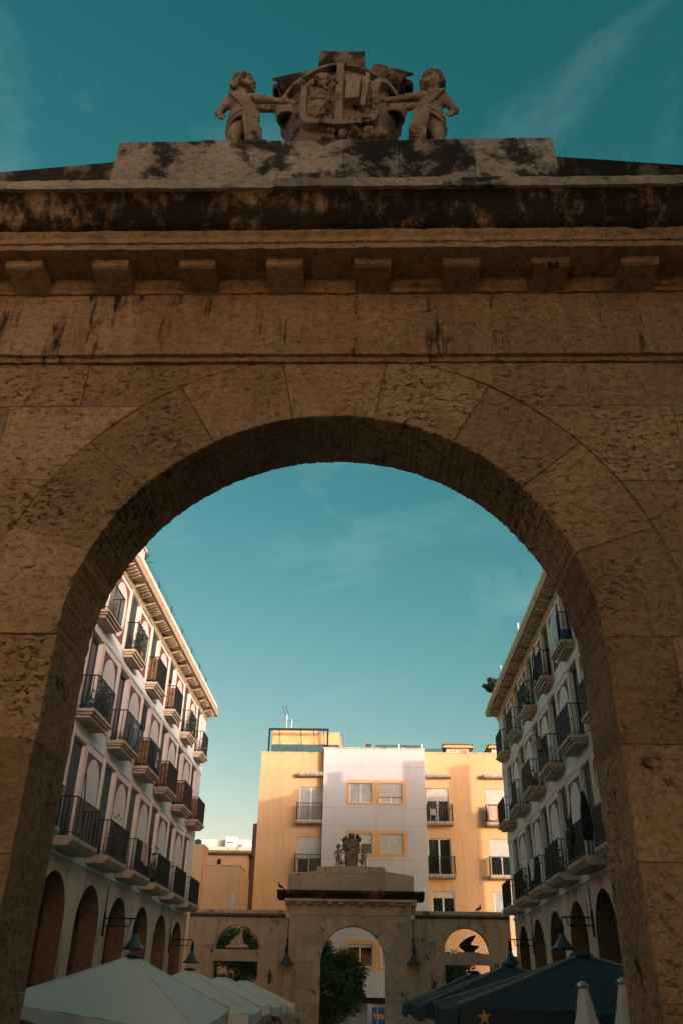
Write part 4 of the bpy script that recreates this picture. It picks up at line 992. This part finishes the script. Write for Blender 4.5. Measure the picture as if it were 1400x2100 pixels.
# ------------------------------------------------------------------ things on the roofs
def leafy(name, label, cat, loc, crown, n, leaf, mat, trunk_h, group=None, seed=1, clumps=26, trunk_r=.07):
    """tree: tapered trunk with limbs, crown of leaf-sized faces gathered in clumps"""
    rr = random.Random(seed); t = thing(name, label, cat, loc, 0, group)
    cx, cy, cz = 0, 0, trunk_h + crown[2]*.75
    tr = MB(); tr.tube([(0,0,0),(.04,.02,trunk_h*.5),(-.02,.03,trunk_h),(0,0,cz)], [trunk_r*1.3,trunk_r,trunk_r*.85,trunk_r*.4], 8)
    cl = []
    for k in range(clumps):
        while True:
            d = Vector((rr.uniform(-1,1), rr.uniform(-1,1), rr.uniform(-1,1)))
            if d.length < 1: break
        d = d.normalized()*(d.length**.45)
        k_ = rr.uniform(.64,.96); cl.append((Vector((d.x*crown[0]*k_, d.y*crown[1]*k_, cz + d.z*crown[2]*k_)), rr.uniform(.14,.40)*min(crown)))
    for k in range(min(9, clumps)):
        p, _ = cl[k]; tr.tube([(0,0,trunk_h*.9),(p.x*.45,p.y*.45,trunk_h*.5+p.z*.5),tuple(p)], [trunk_r*.5,trunk_r*.3,trunk_r*.12], 5)
    put('trunk', tr.mesh('trunk', True), M['bark'], t)
    vs_, fs_ = [], []
    for i in range(n):
        p, r = cl[rr.randrange(len(cl))]
        d = Vector((rr.gauss(0,1), rr.gauss(0,1), rr.gauss(0,1))).normalized()*r*rr.uniform(.35,1.15); c = p + d
        a = Vector((rr.gauss(0,1), rr.gauss(0,1), rr.gauss(0,.6))).normalized(); b = a.cross(Vector((rr.gauss(0,1), rr.gauss(0,1), rr.gauss(0,1)))).normalized()
        l, w = leaf*rr.uniform(.7,1.3), leaf*.42*rr.uniform(.8,1.2); k = len(vs_)
        vs_ += [c-a*l*.5, c+b*w*.5, c+a*l*.5, c-b*w*.5]; fs_.append((k,k+1,k+2,k+3))
    me = bpy.data.meshes.new('crown'); me.from_pydata([tuple(v) for v in vs_], [], fs_); put('crown', me, mat, t)
    return t
leafy('orange_tree', 'dense dark green orange tree seen through the far arch', 'tree', (-1.25,42.0,GZ), (1.6,1.4,2.0), 26000, .15, M['leaf'], 1.45, 'trees behind the far gateway', 5, 60)
leafy('orange_tree', 'dark green tree behind the opening left of the far arch', 'tree', (-6.1,41.0,GZ), (2.1,1.4,2.1), 26000, .16, M['leaf'], 2.0, 'trees behind the far gateway', 6, 90)
leafy('orange_tree', 'dark green tree behind the opening right of the far arch', 'tree', (4.6,41.3,GZ), (1.6,1.3,1.75), 16000, .15, M['leaf'], 1.45, 'trees behind the far gateway', 7, 54)
# roof shrub on the right-hand house
leafy('roof_shrub', 'wispy shrub growing at the far roof corner of the right-hand house', 'shrub', (7.0,36.1,14.9), (.75,.7,.45), 900, .26, M['leafdry'], .55, None, 8, 16, .025)
def roof_palm(loc, label):
    t = thing('potted_palm', label, 'plant', loc); put('pot', MB().lathe([(.2,0),(.28,.4),(.3,.42),(.26,.42)], (0,0,0), 14), M['terracotta'], t)
    put('trunk', MB().tube([(0,0,.4),(.03,0,1.0),(.05,.0,1.5)], [.09,.07,.06], 8), M['bark'], t)
    f = MB(); rr = random.Random(4)
    for k in range(22):
        a, e = rr.uniform(0, 6.28), rr.uniform(-.2, 1.3); d = Vector((math.cos(a)*math.cos(e), math.sin(a)*math.cos(e), math.sin(e))); s_ = d.cross(Vector((0,0,1))).normalized()*.03
        p0 = Vector((.05,0,1.5)); pm_ = p0+d*.35; p1 = p0+d*.65+Vector((0,0,-.12)); f.add([p0, pm_+s_, p1, pm_-s_], [(0,1,2,3)])
    put('fronds', f, M['leafdry'], t); return t
roof_palm((-8.55,23.2,14.75), 'spiky potted palm on the roof of the left-hand house')
ch_ = thing('roof_chimney', 'white rendered chimney on the roof of the left-hand house', 'chimney', (-8.5,22.0,14.75))
put('stack', MB().box(-.3,.3,-.45,.45,0,1.6), M['whitewall'], ch_); put('cap', MB().box(-.36,.36,-.5,.5,1.6,1.7), M['coping'], ch_)
for i, y in enumerate((20.6,23.0,25.3,27.6,29.9,32.0,33.9)):
    nm = ('nearest','second','third','fourth','fifth','sixth','farthest')[i]
    tag(put('wire_post', MB().tube([(0,0,0),(0,0,.42)], .022, 6).box(-.04,.04,-.04,.04,0,.015), M['iron'], None, (-7.62,y,14.92)), nm + ' thin post carrying wires along the left-hand eaves', 'post', 'posts along the left eaves')
for k, (dz, lab) in enumerate(((.30,'lower'),(.41,'upper'))):
    tag(put('eaves_wire', MB().tube([(-7.62+.01*k,19.0+q*.6,14.92+dz-.03*math.sin(math.pi*((19.0+q*.6-20.6) % 2.3)/2.3)) for q in range(26)], .006, 4), M['iron']), lab + ' thin wire strung along the left-hand eaves', 'wire')
for i, (y, lab) in enumerate(((28.6,'white pole on the right-hand roof nearer the near gateway'),(34.0,'white pole on the right-hand roof beside the shrub'))):
    tag(put('roof_pole', MB().tube([(0,0,0),(0,0,1.15)], .04, 8).box(-.08,.08,-.08,.08,0,.02), M['white'], None, (7.0,y,14.95)), lab, 'pole')
# roof rooms and chimney stacks on the right-hand house (their shadows reach the far block)
rr_ = thing('roof_hut', 'long rendered stair hut set back on the roof of the right-hand house', 'roof hut', (12.4,33,14.75)); put('wall', MB().box(-3.2,3.2,-3.0,2.6,0,1.55), M['cream'], rr_); put('roof', MB().box(-3.4,3.4,-3.2,2.8,1.55,1.7), M['tile'], rr_)
put('lower_wing', MB().box(3.2,6.0,-2.5,2.4,0,1.1), M['cream'], rr_); put('lower_roof', MB().box(3.4,6.1,-2.6,2.5,1.1,1.2), M['tile'], rr_)
for i, (x, y, w, h, lab) in enumerate(((14.6,35.2,.42,3.05,'tall'),(9.9,34.6,.26,2.4,'slim'),(17.9,35.4,.40,3.0,'broad'),(8.4,30.5,.3,1.5,'short'))):
    c_ = thing('roof_chimney', lab + ' chimney stack on the roof of the right-hand house', 'chimney', (x,y,14.75)); put('stack', MB().box(-w,w,-w,w,0,h), M['cream'], c_); put('cap', MB().box(-w-.08,w+.08,-w-.08,w+.08,h,h+.12), M['tile'], c_)

# ------------------------------------------------------------------ bell lamps
def bell_lamp(label, wall, out, arm, z, conduit=1.2):
    """wall = bracket point; out = unit direction away from the wall"""
    t = thing('bell_lamp', label, 'lamp', wall, math.atan2(out[1], out[0]), 'bell-shaped wall lamps of the square')
    put('bracket', MB().box(.0,.05,-.04,.04,-.30,.42), M['iron'], t)
    put('conduit', MB().tube([(.02,0,.42),(.02,0,.42+conduit)], .016, 6), M['iron'], t)
    a = MB(); a.tube([(.05,0,.22),(arm-.06,0,.22),(arm,0,.18),(arm+.02,0,.08)], .024, 6); a.tube([(.05,0,.0),(arm-.2,0,.0)], .02, 6); a.tube([(arm-.2,0,.0),(arm-.16,0,.2)], .018, 6)
    put('arm', a, M['iron'], t)
    put('lamp_holder', MB().lathe([(.05,.12),(.055,.05),(.07,-.05),(.07,-.18),(.055,-.24)], (arm+.02,0,0), 14), M['iron'], t)
    put('shade', MB().lathe([(.05,-.2),(.075,-.24),(.10,-.32),(.15,-.43),(.23,-.53),(.31,-.585),(.335,-.60),(.34,-.64),(.325,-.645),(.29,-.60),(.1,-.34),(.03,-.3)], (arm+.02,0,0), 28).mesh('shade', True), M['lamp'], t)
    put('bulb', MB().ball((arm+.02,0,-.48), (.07,.07,.09)), M['whiteplastic'], t)
    return t
bell_lamp('bell lamp on the left arcade nearer the near gateway', (XL,23.35,3.50), (1,0), 1.05, 3.5, .75)
bell_lamp('bell lamp on the left arcade close to the far gateway', (XL,33.6,3.48), (1,0), 1.0, 3.4, .75)
bell_lamp('bell lamp on the right arcade above the nearest dark parasol', (XR,21.9,3.62), (-1,0), .95, 3.6, .75)
bell_lamp('bell lamp on the right arcade close to the far gateway', (XR,32.0,3.60), (-1,0), .95, 3.6, .75)
bell_lamp('bell lamp on the far gateway pier left of its arch', (-3.30,FY-.02,3.62), (0,-1), .22, 3.6, 1.3)
bell_lamp('bell lamp on the far gateway pier right of its arch', (2.50,FY-.02,3.70), (0,-1), .22, 3.7, 1.25)
for x, lab in ((-3.32,'left'),(2.46,'right')):
    tag(put('junction_box', MB().box(-.09,.09,-.08,0,-.09,.09).box(-.1,.1,-.09,-.08,-.1,-.075), M['whiteplastic'], None, (x,FY-.06,5.0)), 'small white junction box above the lamp on the %s pier of the far gateway' % lab, 'box')

# ------------------------------------------------------------------ parasols
def star_mesh(r):
    p = [((r if i % 2 == 0 else r*.42)*math.sin(i*math.pi/5), (r if i % 2 == 0 else r*.42)*math.cos(i*math.pi/5)) for i in range(10)]
    return MB().prism(p, -.004, .004, 'y').mesh('star_emblem')
def parasol(label, x, y, eave, apex, half, mat, piping, starmat, star_sides, group, seed, tilt=0.0):
    rr = random.Random(seed); t = thing('market_parasol', label, 'parasol', (x,y,GZ), R(rr.uniform(-1.5,1.5)), group); e, a = eave-GZ, apex-GZ
    m = MB(); n = 22
    cor = [(-half,-half),(half,-half),(half,half),(-half,half)]
    for k in range(4):
        c0, c1 = Vector((*cor[k], e)), Vector((*cor[(k+1) % 4], e)); top = Vector((0,0,a)); vs_, fs_ = [], []
        for i in range(n+1):
            for j in range(n+1):
                s_ = i/n; u = j/n; p = top.lerp(c0.lerp(c1, u), .03+.97*s_)
                p.z -= .34*s_*(1-s_)*.22 + .26*s_*s_*4*u*(1-u)*.28 + (.03*mnoise.noise(Vector((p.x*1.6+x, p.y*1.6, k)))+.02*mnoise.noise(Vector((u*9+k*5, s_*1.5, x))))*s_
                vs_.append(p)
        for i in range(n):
            for j in range(n): q = i*(n+1)+j; fs_.append((q,q+1,q+n+2,q+n+1))
        m.add(vs_, fs_)
    cano = put('canopy', m.mesh('canopy', True, .001), mat, t)
    v = MB()
    for k in range(4):
        c0, c1 = Vector((*cor[k], e)), Vector((*cor[(k+1) % 4], e)); vs_, fs_ = [], []; nn = 40; out = Vector(((c0.x+c1.x), (c0.y+c1.y), 0)).normalized()
        for j in range(nn+1):
            u = j/nn; p = c0.lerp(c1, u); p.z -= .26*4*u*(1-u)*.28
            w = .035*math.sin(u*math.pi*9+k)+.02*math.sin(u*41+seed)
            vs_ += [p, p+out*(.01+.5*w)+Vector((0,0,-.12)), p+out*(w+.015)+Vector((0,0,-.25-.02*math.sin(u*29)))]
        for j in range(nn): q = 3*j; fs_ += [(q,q+3,q+4,q+1),(q+1,q+4,q+5,q+2)]
        v.add(vs_, fs_)
    put('valance', v.mesh('valance', True), mat, t)
    h = MB()
    for c in cor: h.tube([(c[0]*s_, c[1]*s_, a+(e-a)*s_+.008-.34*s_*(1-s_)*.22) for s_ in (.03,.25,.5,.75,1.0)], .022, 5)
    put('hip_seam', h, piping, t)
    rb = MB()
    for c in cor + [(0,half),(0,-half),(half,0),(-half,0)]: rb.tube([(c[0]*.04,c[1]*.04,a-.12),(c[0]*.95,c[1]*.95,e-.06)], .016, 5); rb.tube([(0,0,a-.75),(c[0]*.5,c[1]*.5,(a+e)/2-.1)], .013, 5)
    put('ribs', rb, M['metal'], t)
    put('pole', MB().tube([(0,0,0),(0,0,a-.05)], .038, 10), M['metal'], t)
    put('finial', MB().lathe([(.16,-.03),(.17,.0),(.1,.035),(.03,.045)], (0,0,a), 16), M['iron'] if mat is M['canvas'] else mat, t)
    put('base', MB().box(-.4,.4,-.4,.4,0,.1).box(-.08,.08,-.08,.08,.1,.4), M['concrete'], t)
    sm = star_mesh(.085); sm.materials.append(starmat)
    for (side, u) in star_sides:
        if side == 'front': o = put('star_emblem', sm, None, t, (u, -half-.055, e-.13))
        else: o = put('star_emblem', sm, None, t, (half+.055, u, e-.13)); o.rotation_euler = (0,0,R(90))
    if tilt:
        mt = Matrix.Translation((0,0,e)) @ Matrix.Rotation(R(tilt), 4, 'X') @ Matrix.Rotation(R(tilt*1.4), 4, 'Y') @ Matrix.Translation((0,0,-e))
        for ch in t.children:
            if ch.name.split('.')[0] not in ('pole', 'base'): ch.matrix_basis = mt @ ch.matrix_basis
    return t
gl = 'cream market parasols on the left'; gr = 'dark market parasols on the right'
parasol('large cream market parasol nearest the viewer on the left', -4.9, 14.9, 1.45, 2.37, 2.0, M['canvas'], M['whitecanvas'], M['starb'], [('side',1.35)], gl, 1, 4.4)
parasol('second cream market parasol from the near gateway', -4.8, 21.6, 1.38, 2.30, 2.0, M['canvas'], M['canvas'], M['starb'], [('side',1.3)], gl, 2, 1.5)
parasol('third cream market parasol from the near gateway', -4.8, 28.2, 1.40, 2.28, 2.0, M['canvas'], M['canvas'], M['starb'], [('side',1.3)], gl, 3)
parasol('farthest cream market parasol, close to the far gateway', -4.75, 34.0, 1.40, 2.28, 2.0, M['canvas'], M['canvas'], M['starb'], [('side',1.3)], gl, 4)
parasol('large dark navy market parasol nearest the viewer on the right', 3.4, 8.0, 1.58, 2.22, 2.0, M['navy'], M['navyedge'], M['starg'], [('front',-1.72)], gr, 5)
parasol('second dark navy market parasol from the near gateway', 3.4, 14.9, 1.58, 2.32, 2.0, M['navy'], M['navyedge'], M['starg'], [('front',-1.7)], gr, 6)
parasol('farthest dark navy market parasol on the right', 3.4, 21.6, 1.55, 2.35, 2.0, M['navy'], M['navyedge'], M['starg'], [('front',-1.7)], gr, 7)
def closed_parasol(label, x, y, top, seed):
    t = thing('closed_parasol', label, 'parasol', (x,y,GZ), R(seed*37), 'closed white parasols'); z = top-GZ
    def mod(r, zz, th, i):
        k = math.cos(6*th+seed)
        if 2 <= i <= 5: return r*(1+.16*k*(i-1)/4), zz - (.05*max(0, k) if i == 5 else 0)
        if i > 5: return r*(1+.22*k), zz
        return r, zz
    put('canopy', MB().lathe([(.04,-.02),(.05,-.05),(.07,-.15),(.09,-.26),(.115,-.36),(.135,-.44),(.10,-.43),(.10,-.7),(.11,-1.2),(.13,-1.75),(.05,-1.78)], (0,0,z), 48, mod).mesh('canopy', True), M['whitecanvas'], t)
    put('cap', MB().lathe([(.055,-.045),(.062,-.02),(.05,.0),(.02,.02)], (0,0,z), 16), M['metal'], t)
    put('pole', MB().tube([(0,0,0),(0,0,z-.1)], .022, 8), M['metal'], t)
    put('base', MB().lathe([(.3,0),(.3,.06),(.08,.1),(.06,.3)], (0,0,0), 20), M['concrete'], t)
    return t
closed_parasol('closed white parasol left of its twin beside the right jamb', 2.43, 3.85, 1.78, 1)
closed_parasol('closed white parasol right against the right jamb of the near arch', 2.83, 3.85, 1.82, 2)

# ------------------------------------------------------------------ things on the balconies
def potted(label, loc, potmat, n=160, spread=(.22,.5,.35), seed=1, leaf=.11, long=.0):
    t = thing('potted_plant', label, 'plant', loc); rr = random.Random(seed)
    put('pot', MB().lathe([(.11,0),(.15,.2),(.165,.22),(.165,.25),(.14,.25)], (0,0,0), 14), potmat, t)
    vs_, fs_ = [], []
    for i in range(n):
        c = Vector((rr.gauss(0,.5)*spread[0], rr.gauss(0,.5)*spread[1], .25+abs(rr.gauss(0,.5))*spread[2]-long*rr.random())); a = Vector((rr.gauss(0,1),rr.gauss(0,1),rr.gauss(0,1))).normalized(); b = a.cross(Vector((rr.gauss(0,1),rr.gauss(0,1),1))).normalized()
        k = len(vs_); vs_ += [c-a*leaf*.5, c+b*leaf*.25, c+a*leaf*.5, c-b*leaf*.25]; fs_.append((k,k+1,k+2,k+3))
    me = bpy.data.meshes.new('foliage'); me.from_pydata([tuple(v) for v in vs_], [], fs_); put('foliage', me, M['leafgreen'], t); return t
M['leafgreen'] = leaf_mat('houseplant_leaf', (.06,.14,.03), (.12,.22,.05))
def bz(r): return SLABZ[r]+STH
bL, bR = baysL, baysRw
potted('leafy climbing plant behind the railing of a left-hand balcony', (XL+.36,bL[3]+.35,bz(1)), M['teal'], 420, (.16,.62,.75), 3)
potted('teal glazed pot with spiky leaves on a left-hand balcony', (XL+.25,bL[3]-.6,bz(1)), M['teal'], 60, (.25,.25,.5), 4)
potted('small terracotta pot on the farthest top balcony at left', (XL+.22,bL[8]+.1,bz(2)), M['terracotta'], 60, (.2,.2,.3), 5)
potted('terracotta flower pot on a right-hand balcony', (XR-.34,bR[6]-.3,bz(1)), M['terracotta'], 140, (.25,.45,.4), 6)
potted('bushy flower pot next to the terracotta one on a right-hand balcony', (XR-.36,bR[6]+.35,bz(1)), M['terracotta'], 160, (.2,.45,.4), 7)
potted('hanging basket with red pot on a right-hand balcony rail', (XR-.6,bR[5]-.1,bz(1)+.62), M['terracotta'], 60, (.2,.3,.3), 8)
for i, (side, bay, row, dy, pm_, lab) in enumerate((('L',4,0,.5,'terracotta','plant on the first-floor balcony second from the near jamb at left'),('L',6,0,-.4,'teal','plant on the first-floor balcony third from the far end at left'),
        ('L',4,2,.2,'terracotta','plant on the third-floor balcony second from the near jamb at left'),('L',7,2,.1,'terracotta','plant on the third-floor balcony second from the far end at left'),
        ('R',7,0,.3,'terracotta','plant on the first-floor balcony second from the far end at right'),('R',6,2,-.2,'teal','plant on the third-floor balcony third from the far end at right'),('R',5,0,.5,'terracotta','plant on the first-floor balcony second from the near jamb at right'))):
    xx = XL+.30 if side == 'L' else XR-.30
    potted(lab, (xx, (bL if side == 'L' else bR)[bay]+dy, bz(row)), M[pm_], 220, (.18,.45,.85), 20+i, .12)
def cloth(name, label, cat, corners, mat, prints=(), seed=1, th=.012):
    """hanging cloth between four corners with soft folds; prints are flat shapes on it"""
    t = thing(name, label, cat, corners[0]); P0 = Vector(corners[0]); A, B, C_, D = [Vector(c)-P0 for c in corners]; n = 14
    nr = (B-A).cross(D-A).normalized(); vs_, fs_ = [], []
    f = lambda u, v: A.lerp(B,u).lerp(D.lerp(C_,u), v) + nr*(.03*math.sin(u*9+seed+v*2)*(.3+v))
    for side in (0, th):
        for i in range(n+1):
            for j in range(n+1): vs_.append(f(i/n, j/n)+nr*side)
    k = (n+1)**2
    for i in range(n):
        for j in range(n): q = i*(n+1)+j; fs_ += [(q,q+1,q+n+2,q+n+1),(q+k,q+n+1+k,q+n+2+k,q+1+k)]
    for i in range(n):
        q = i*(n+1); fs_ += [(q,q+n+1,q+n+1+k,q+k), (q+n,q+n+k,q+2*n+1+k,q+2*n+1)]
        fs_ += [(i,i+k,i+1+k,i+1), (n*(n+1)+i,n*(n+1)+i+1,n*(n+1)+i+1+k,n*(n+1)+i+k)]
    put('cloth', MB().add(vs_, fs_).mesh('cloth', True), mat, t)
    for (uv, pmat) in prints:
        for sgn in (th+.006, -.006):
            pv = [f(u, v)+nr*sgn for u, v in uv]; put('print', MB().add(pv, [tuple(range(len(pv)))]), pmat, t)
    return t
blob = lambda cx, cy, rx, ry, n=18, w=.15: [(cx+rx*math.cos(a)*(1+w*math.sin(3*a)), cy+ry*math.sin(a)*(1+w*math.cos(2*a))) for a in [i*2*math.pi/n for i in range(n)]]
xo = XL+.036+PROJ[1]+.03
M['print'] = simple('pale_print', (.5,.5,.5), .9); M['greybanner'] = simple('charcoal_banner', (.06,.065,.07), .9)
M['yellowcloth'] = simple('yellow_print', (.6,.4,.05), .9); M['redcloth'] = simple('red_print', (.5,.08,.05), .9); M['greencloth'] = simple('green_print', (.08,.25,.06), .9)
M['peach'] = simple('peach_cloth', (.55,.38,.28), .9); M['slate'] = simple('slate_blue_cloth', (.10,.15,.19), .9)
y0 = bL[5]; z0 = bz(1)
cloth('banner', 'charcoal banner with pale print on a left-hand balcony rail', 'banner', ((xo,y0-.1,z0+.99),(xo,y0+.82,z0+.99),(xo,y0+.82,z0+.12),(xo,y0-.1,z0+.12)), M['greybanner'], [(blob(.5,.38,.2,.2), M['print']), (blob(.52,.72,.1,.16), M['print'])], 2)
y0 = bL[4]
cloth('towel', 'slate towel with peach figure on a left-hand balcony rail', 'towel', ((xo,y0-.2,z0+1.0),(xo,y0+.8,z0+1.0),(xo,y0+.8,z0+.05),(xo,y0-.2,z0+.05)), M['slate'], [(blob(.55,.5,.16,.4), M['peach']), (blob(.35,.25,.12,.12), M['yellowcloth'])], 5)
tag(put('leaning_pole', MB().tube([(0,0,0),(-.28,.3,1.95)], .02, 6).ball((0,0,0), (.05,.05,.05)), M['iron'], None, (XL+.5,bL[3]+.1,bz(0))), 'dark pole leaning on the nearest first-floor balcony at left', 'pole')
xr = XR-.036-PROJ[2]-.03; y0 = bR[5]; z0 = bz(2)
cloth('banner', 'black banner with red, yellow and green print on a right-hand balcony', 'banner', ((xr,y0+.68,z0+1.05),(xr,y0+.02,z0+1.45),(xr,y0+.02,z0+.35),(xr,y0+.68,z0+.05)), M['blackcloth'],
      [(blob(.5,.2,.22,.07), M['greencloth']), (blob(.5,.38,.26,.1), M['yellowcloth']), (blob(.48,.58,.16,.12), M['redcloth']), ([(.05,.92),(.95,.92),(.95,.98),(.05,.98)], M['print'])], 3)
y0 = bR[4]
cloth('hanging_sheet', 'pale blue sheet hung along the top balcony nearest the right jamb', 'sheet', ((xr,y0+.72,z0+.95),(xr,y0-.5,z0+1.5),(xr,y0-.5,z0+.0),(xr,y0+.72,z0+.0)), M['sheet'], [], 1)
bn = thing('barrel', 'blue plastic barrel with pale lid on the top balcony nearest the right jamb', 'barrel', (XR-.2,y0-.45,z0)); put('drum', MB().lathe([(.14,0),(.16,.04),(.165,.25),(.16,.42),(.15,.45)], (0,0,0), 18), M['bluebin'], bn); put('lid', MB().lathe([(.165,.45),(.165,.49),(.05,.51)], (0,0,0), 18), M['whiteplastic'], bn)
x1_ = XR-.036-PROJ[0]-.03; y0 = bR[4]; z0 = bz(0)
cloth('black_cloth', 'black cloth trailing over the first-floor balcony nearest the right jamb', 'cloth', ((x1_,y0+.45,z0+1.0),(x1_,y0-.1,z0+1.6),(x1_,y0-.05,z0+.75),(x1_,y0+.5,z0+.1)), M['blackcloth'], [], 2)
ub = thing('closed_parasol', 'closed dark parasol standing on the first-floor balcony nearest the right jamb', 'parasol', (XR-.3,y0-.45,z0)); put('canopy', MB().lathe([(.03,.5),(.13,.55),(.15,.9),(.12,1.4),(.05,1.85),(.02,1.9)], (0,0,0), 20, lambda r, z, th, i: (r*(1+.15*math.cos(7*th)), z)).mesh('canopy', True), M['blackcloth'], ub); put('pole', MB().tube([(0,0,0),(0,0,1.95)], .018, 6), M['metal'], ub)
acu = thing('air_conditioner', 'white box air conditioner on a second-floor balcony at right', 'air conditioner', (XR-.3,bR[5]-.35,bz(1))); put('case', MB().box(-.16,.16,-.4,.4,.08,.62), M['whiteplastic'], acu); put('fan_grille', MB().lathe([(.2,0),(.2,.02)], (0,0,0), 18), M['shutter'], acu, (-.161,.1,.35)).rotation_euler = (0,R(-90),0); put('feet', MB().box(-.14,.14,-.35,-.3,0,.08).box(-.14,.14,.3,.35,0,.08), M['iron'], acu)
acu = thing('air_conditioner', 'white air conditioner on the far part of the right-hand second floor', 'air conditioner', (XR-.3,bR[7]-.2,bz(1))); put('case', MB().box(-.16,.16,-.38,.38,.08,.62), M['whiteplastic'], acu); put('fan_grille', MB().lathe([(.2,0),(.2,.02)], (0,0,0), 18), M['shutter'], acu, (-.161,.1,.35)).rotation_euler = (0,R(-90),0)
cloth('laundry', 'pale blue laundry on a second-floor balcony near the far end at right', 'laundry', ((XR-.55,bR[7]+.8,bz(1)+1.0),(XR-.55,bR[7]+.2,bz(1)+1.0),(XR-.55,bR[7]+.2,bz(1)+.3),(XR-.55,bR[7]+.8,bz(1)+.3)), M['sheet'], [], 4)
cloth('laundry', 'white washing on the first-floor balcony third from the far end at right', 'laundry', ((XR-.62,bR[6]+.7,bz(0)+1.02),(XR-.62,bR[6]-.3,bz(0)+1.02),(XR-.62,bR[6]-.3,bz(0)+.35),(XR-.62,bR[6]+.7,bz(0)+.25)), M['sheet'], [], 6)
cloth('laundry', 'peach cloth on the first-floor balcony third from the near jamb at left', 'laundry', ((XL+.63,bL[5]-.3,bz(0)+1.02),(XL+.63,bL[5]+.5,bz(0)+1.02),(XL+.63,bL[5]+.5,bz(0)+.3),(XL+.63,bL[5]-.3,bz(0)+.4)), M['peach'], [], 7)
# on the far block
cloth('beach_towel', 'striped towel hung on a top balcony of the apartment block at right', 'towel', ((8.1,YB-.62,12.50),(9.2,YB-.62,12.50),(9.2,YB-.62,11.62),(8.1,YB-.62,11.62)), M['peach'], [([(.55,0.02),(.66,0.02),(.66,.98),(.55,.98)], M['redcloth']), ([(.2,.02),(.3,.02),(.3,.98),(.2,.98)], M['print'])], 2)
cc = thing('plastic_chair', 'white plastic chair on a top balcony of the apartment block', 'chair', (4.62,YB-.32,11.53)); put('seat', MB().box(-.2,.2,-.2,.2,.4,.44), M['whiteplastic'], cc); put('backrest', MB().box(-.2,-.16,-.2,.2,.44,.85).box(-.16,.2,.17,.2,.44,.85), M['whiteplastic'], cc)
for sx in (-1,1):
    for sy in (-1,1): put('leg', MB().box(sx*.18-.02,sx*.18+.02,sy*.18-.02,sy*.18+.02,0,.4), M['whiteplastic'], cc)
# birds
def bird(label, loc, rz):
    t = thing('pigeon', label, 'bird', loc, rz); b = MB(); b.limb((-.09,0,.12),.05,(.05,0,.18),.065); b.limb((.06,0,.2),.04,(.085,0,.28),.03); b.ball((.09,0,.30),(.036,.03,.032)); b.limb((.12,0,.295),.010,(.14,0,.288),.005); b.limb((-.1,0,.1),.04,(-.22,0,.05),.02)
    for s_ in (-1,1): b.limb((.0,s_*.02,.13),.012,(.01,s_*.02,.01),.008); b.limb((.01,s_*.02,.008),.007,(.05,s_*.025,.006),.005)
    o = put('body', b.mesh('pigeon', True), M['feather'], t); q = o.modifiers.new('fuse','REMESH'); q.mode = 'VOXEL'; q.voxel_size = .008; q.use_smooth_shade = True
bird('dark pigeon perched on the left end of the far gateway cornice', (-3.72,FY-.45,6.06), R(200)); bird('small dark bird on the screen wall right of the far gateway', (5.65,FY+.2,5.28), R(20))
for o in [gate_local, tmp]: bpy.data.objects.remove(o)
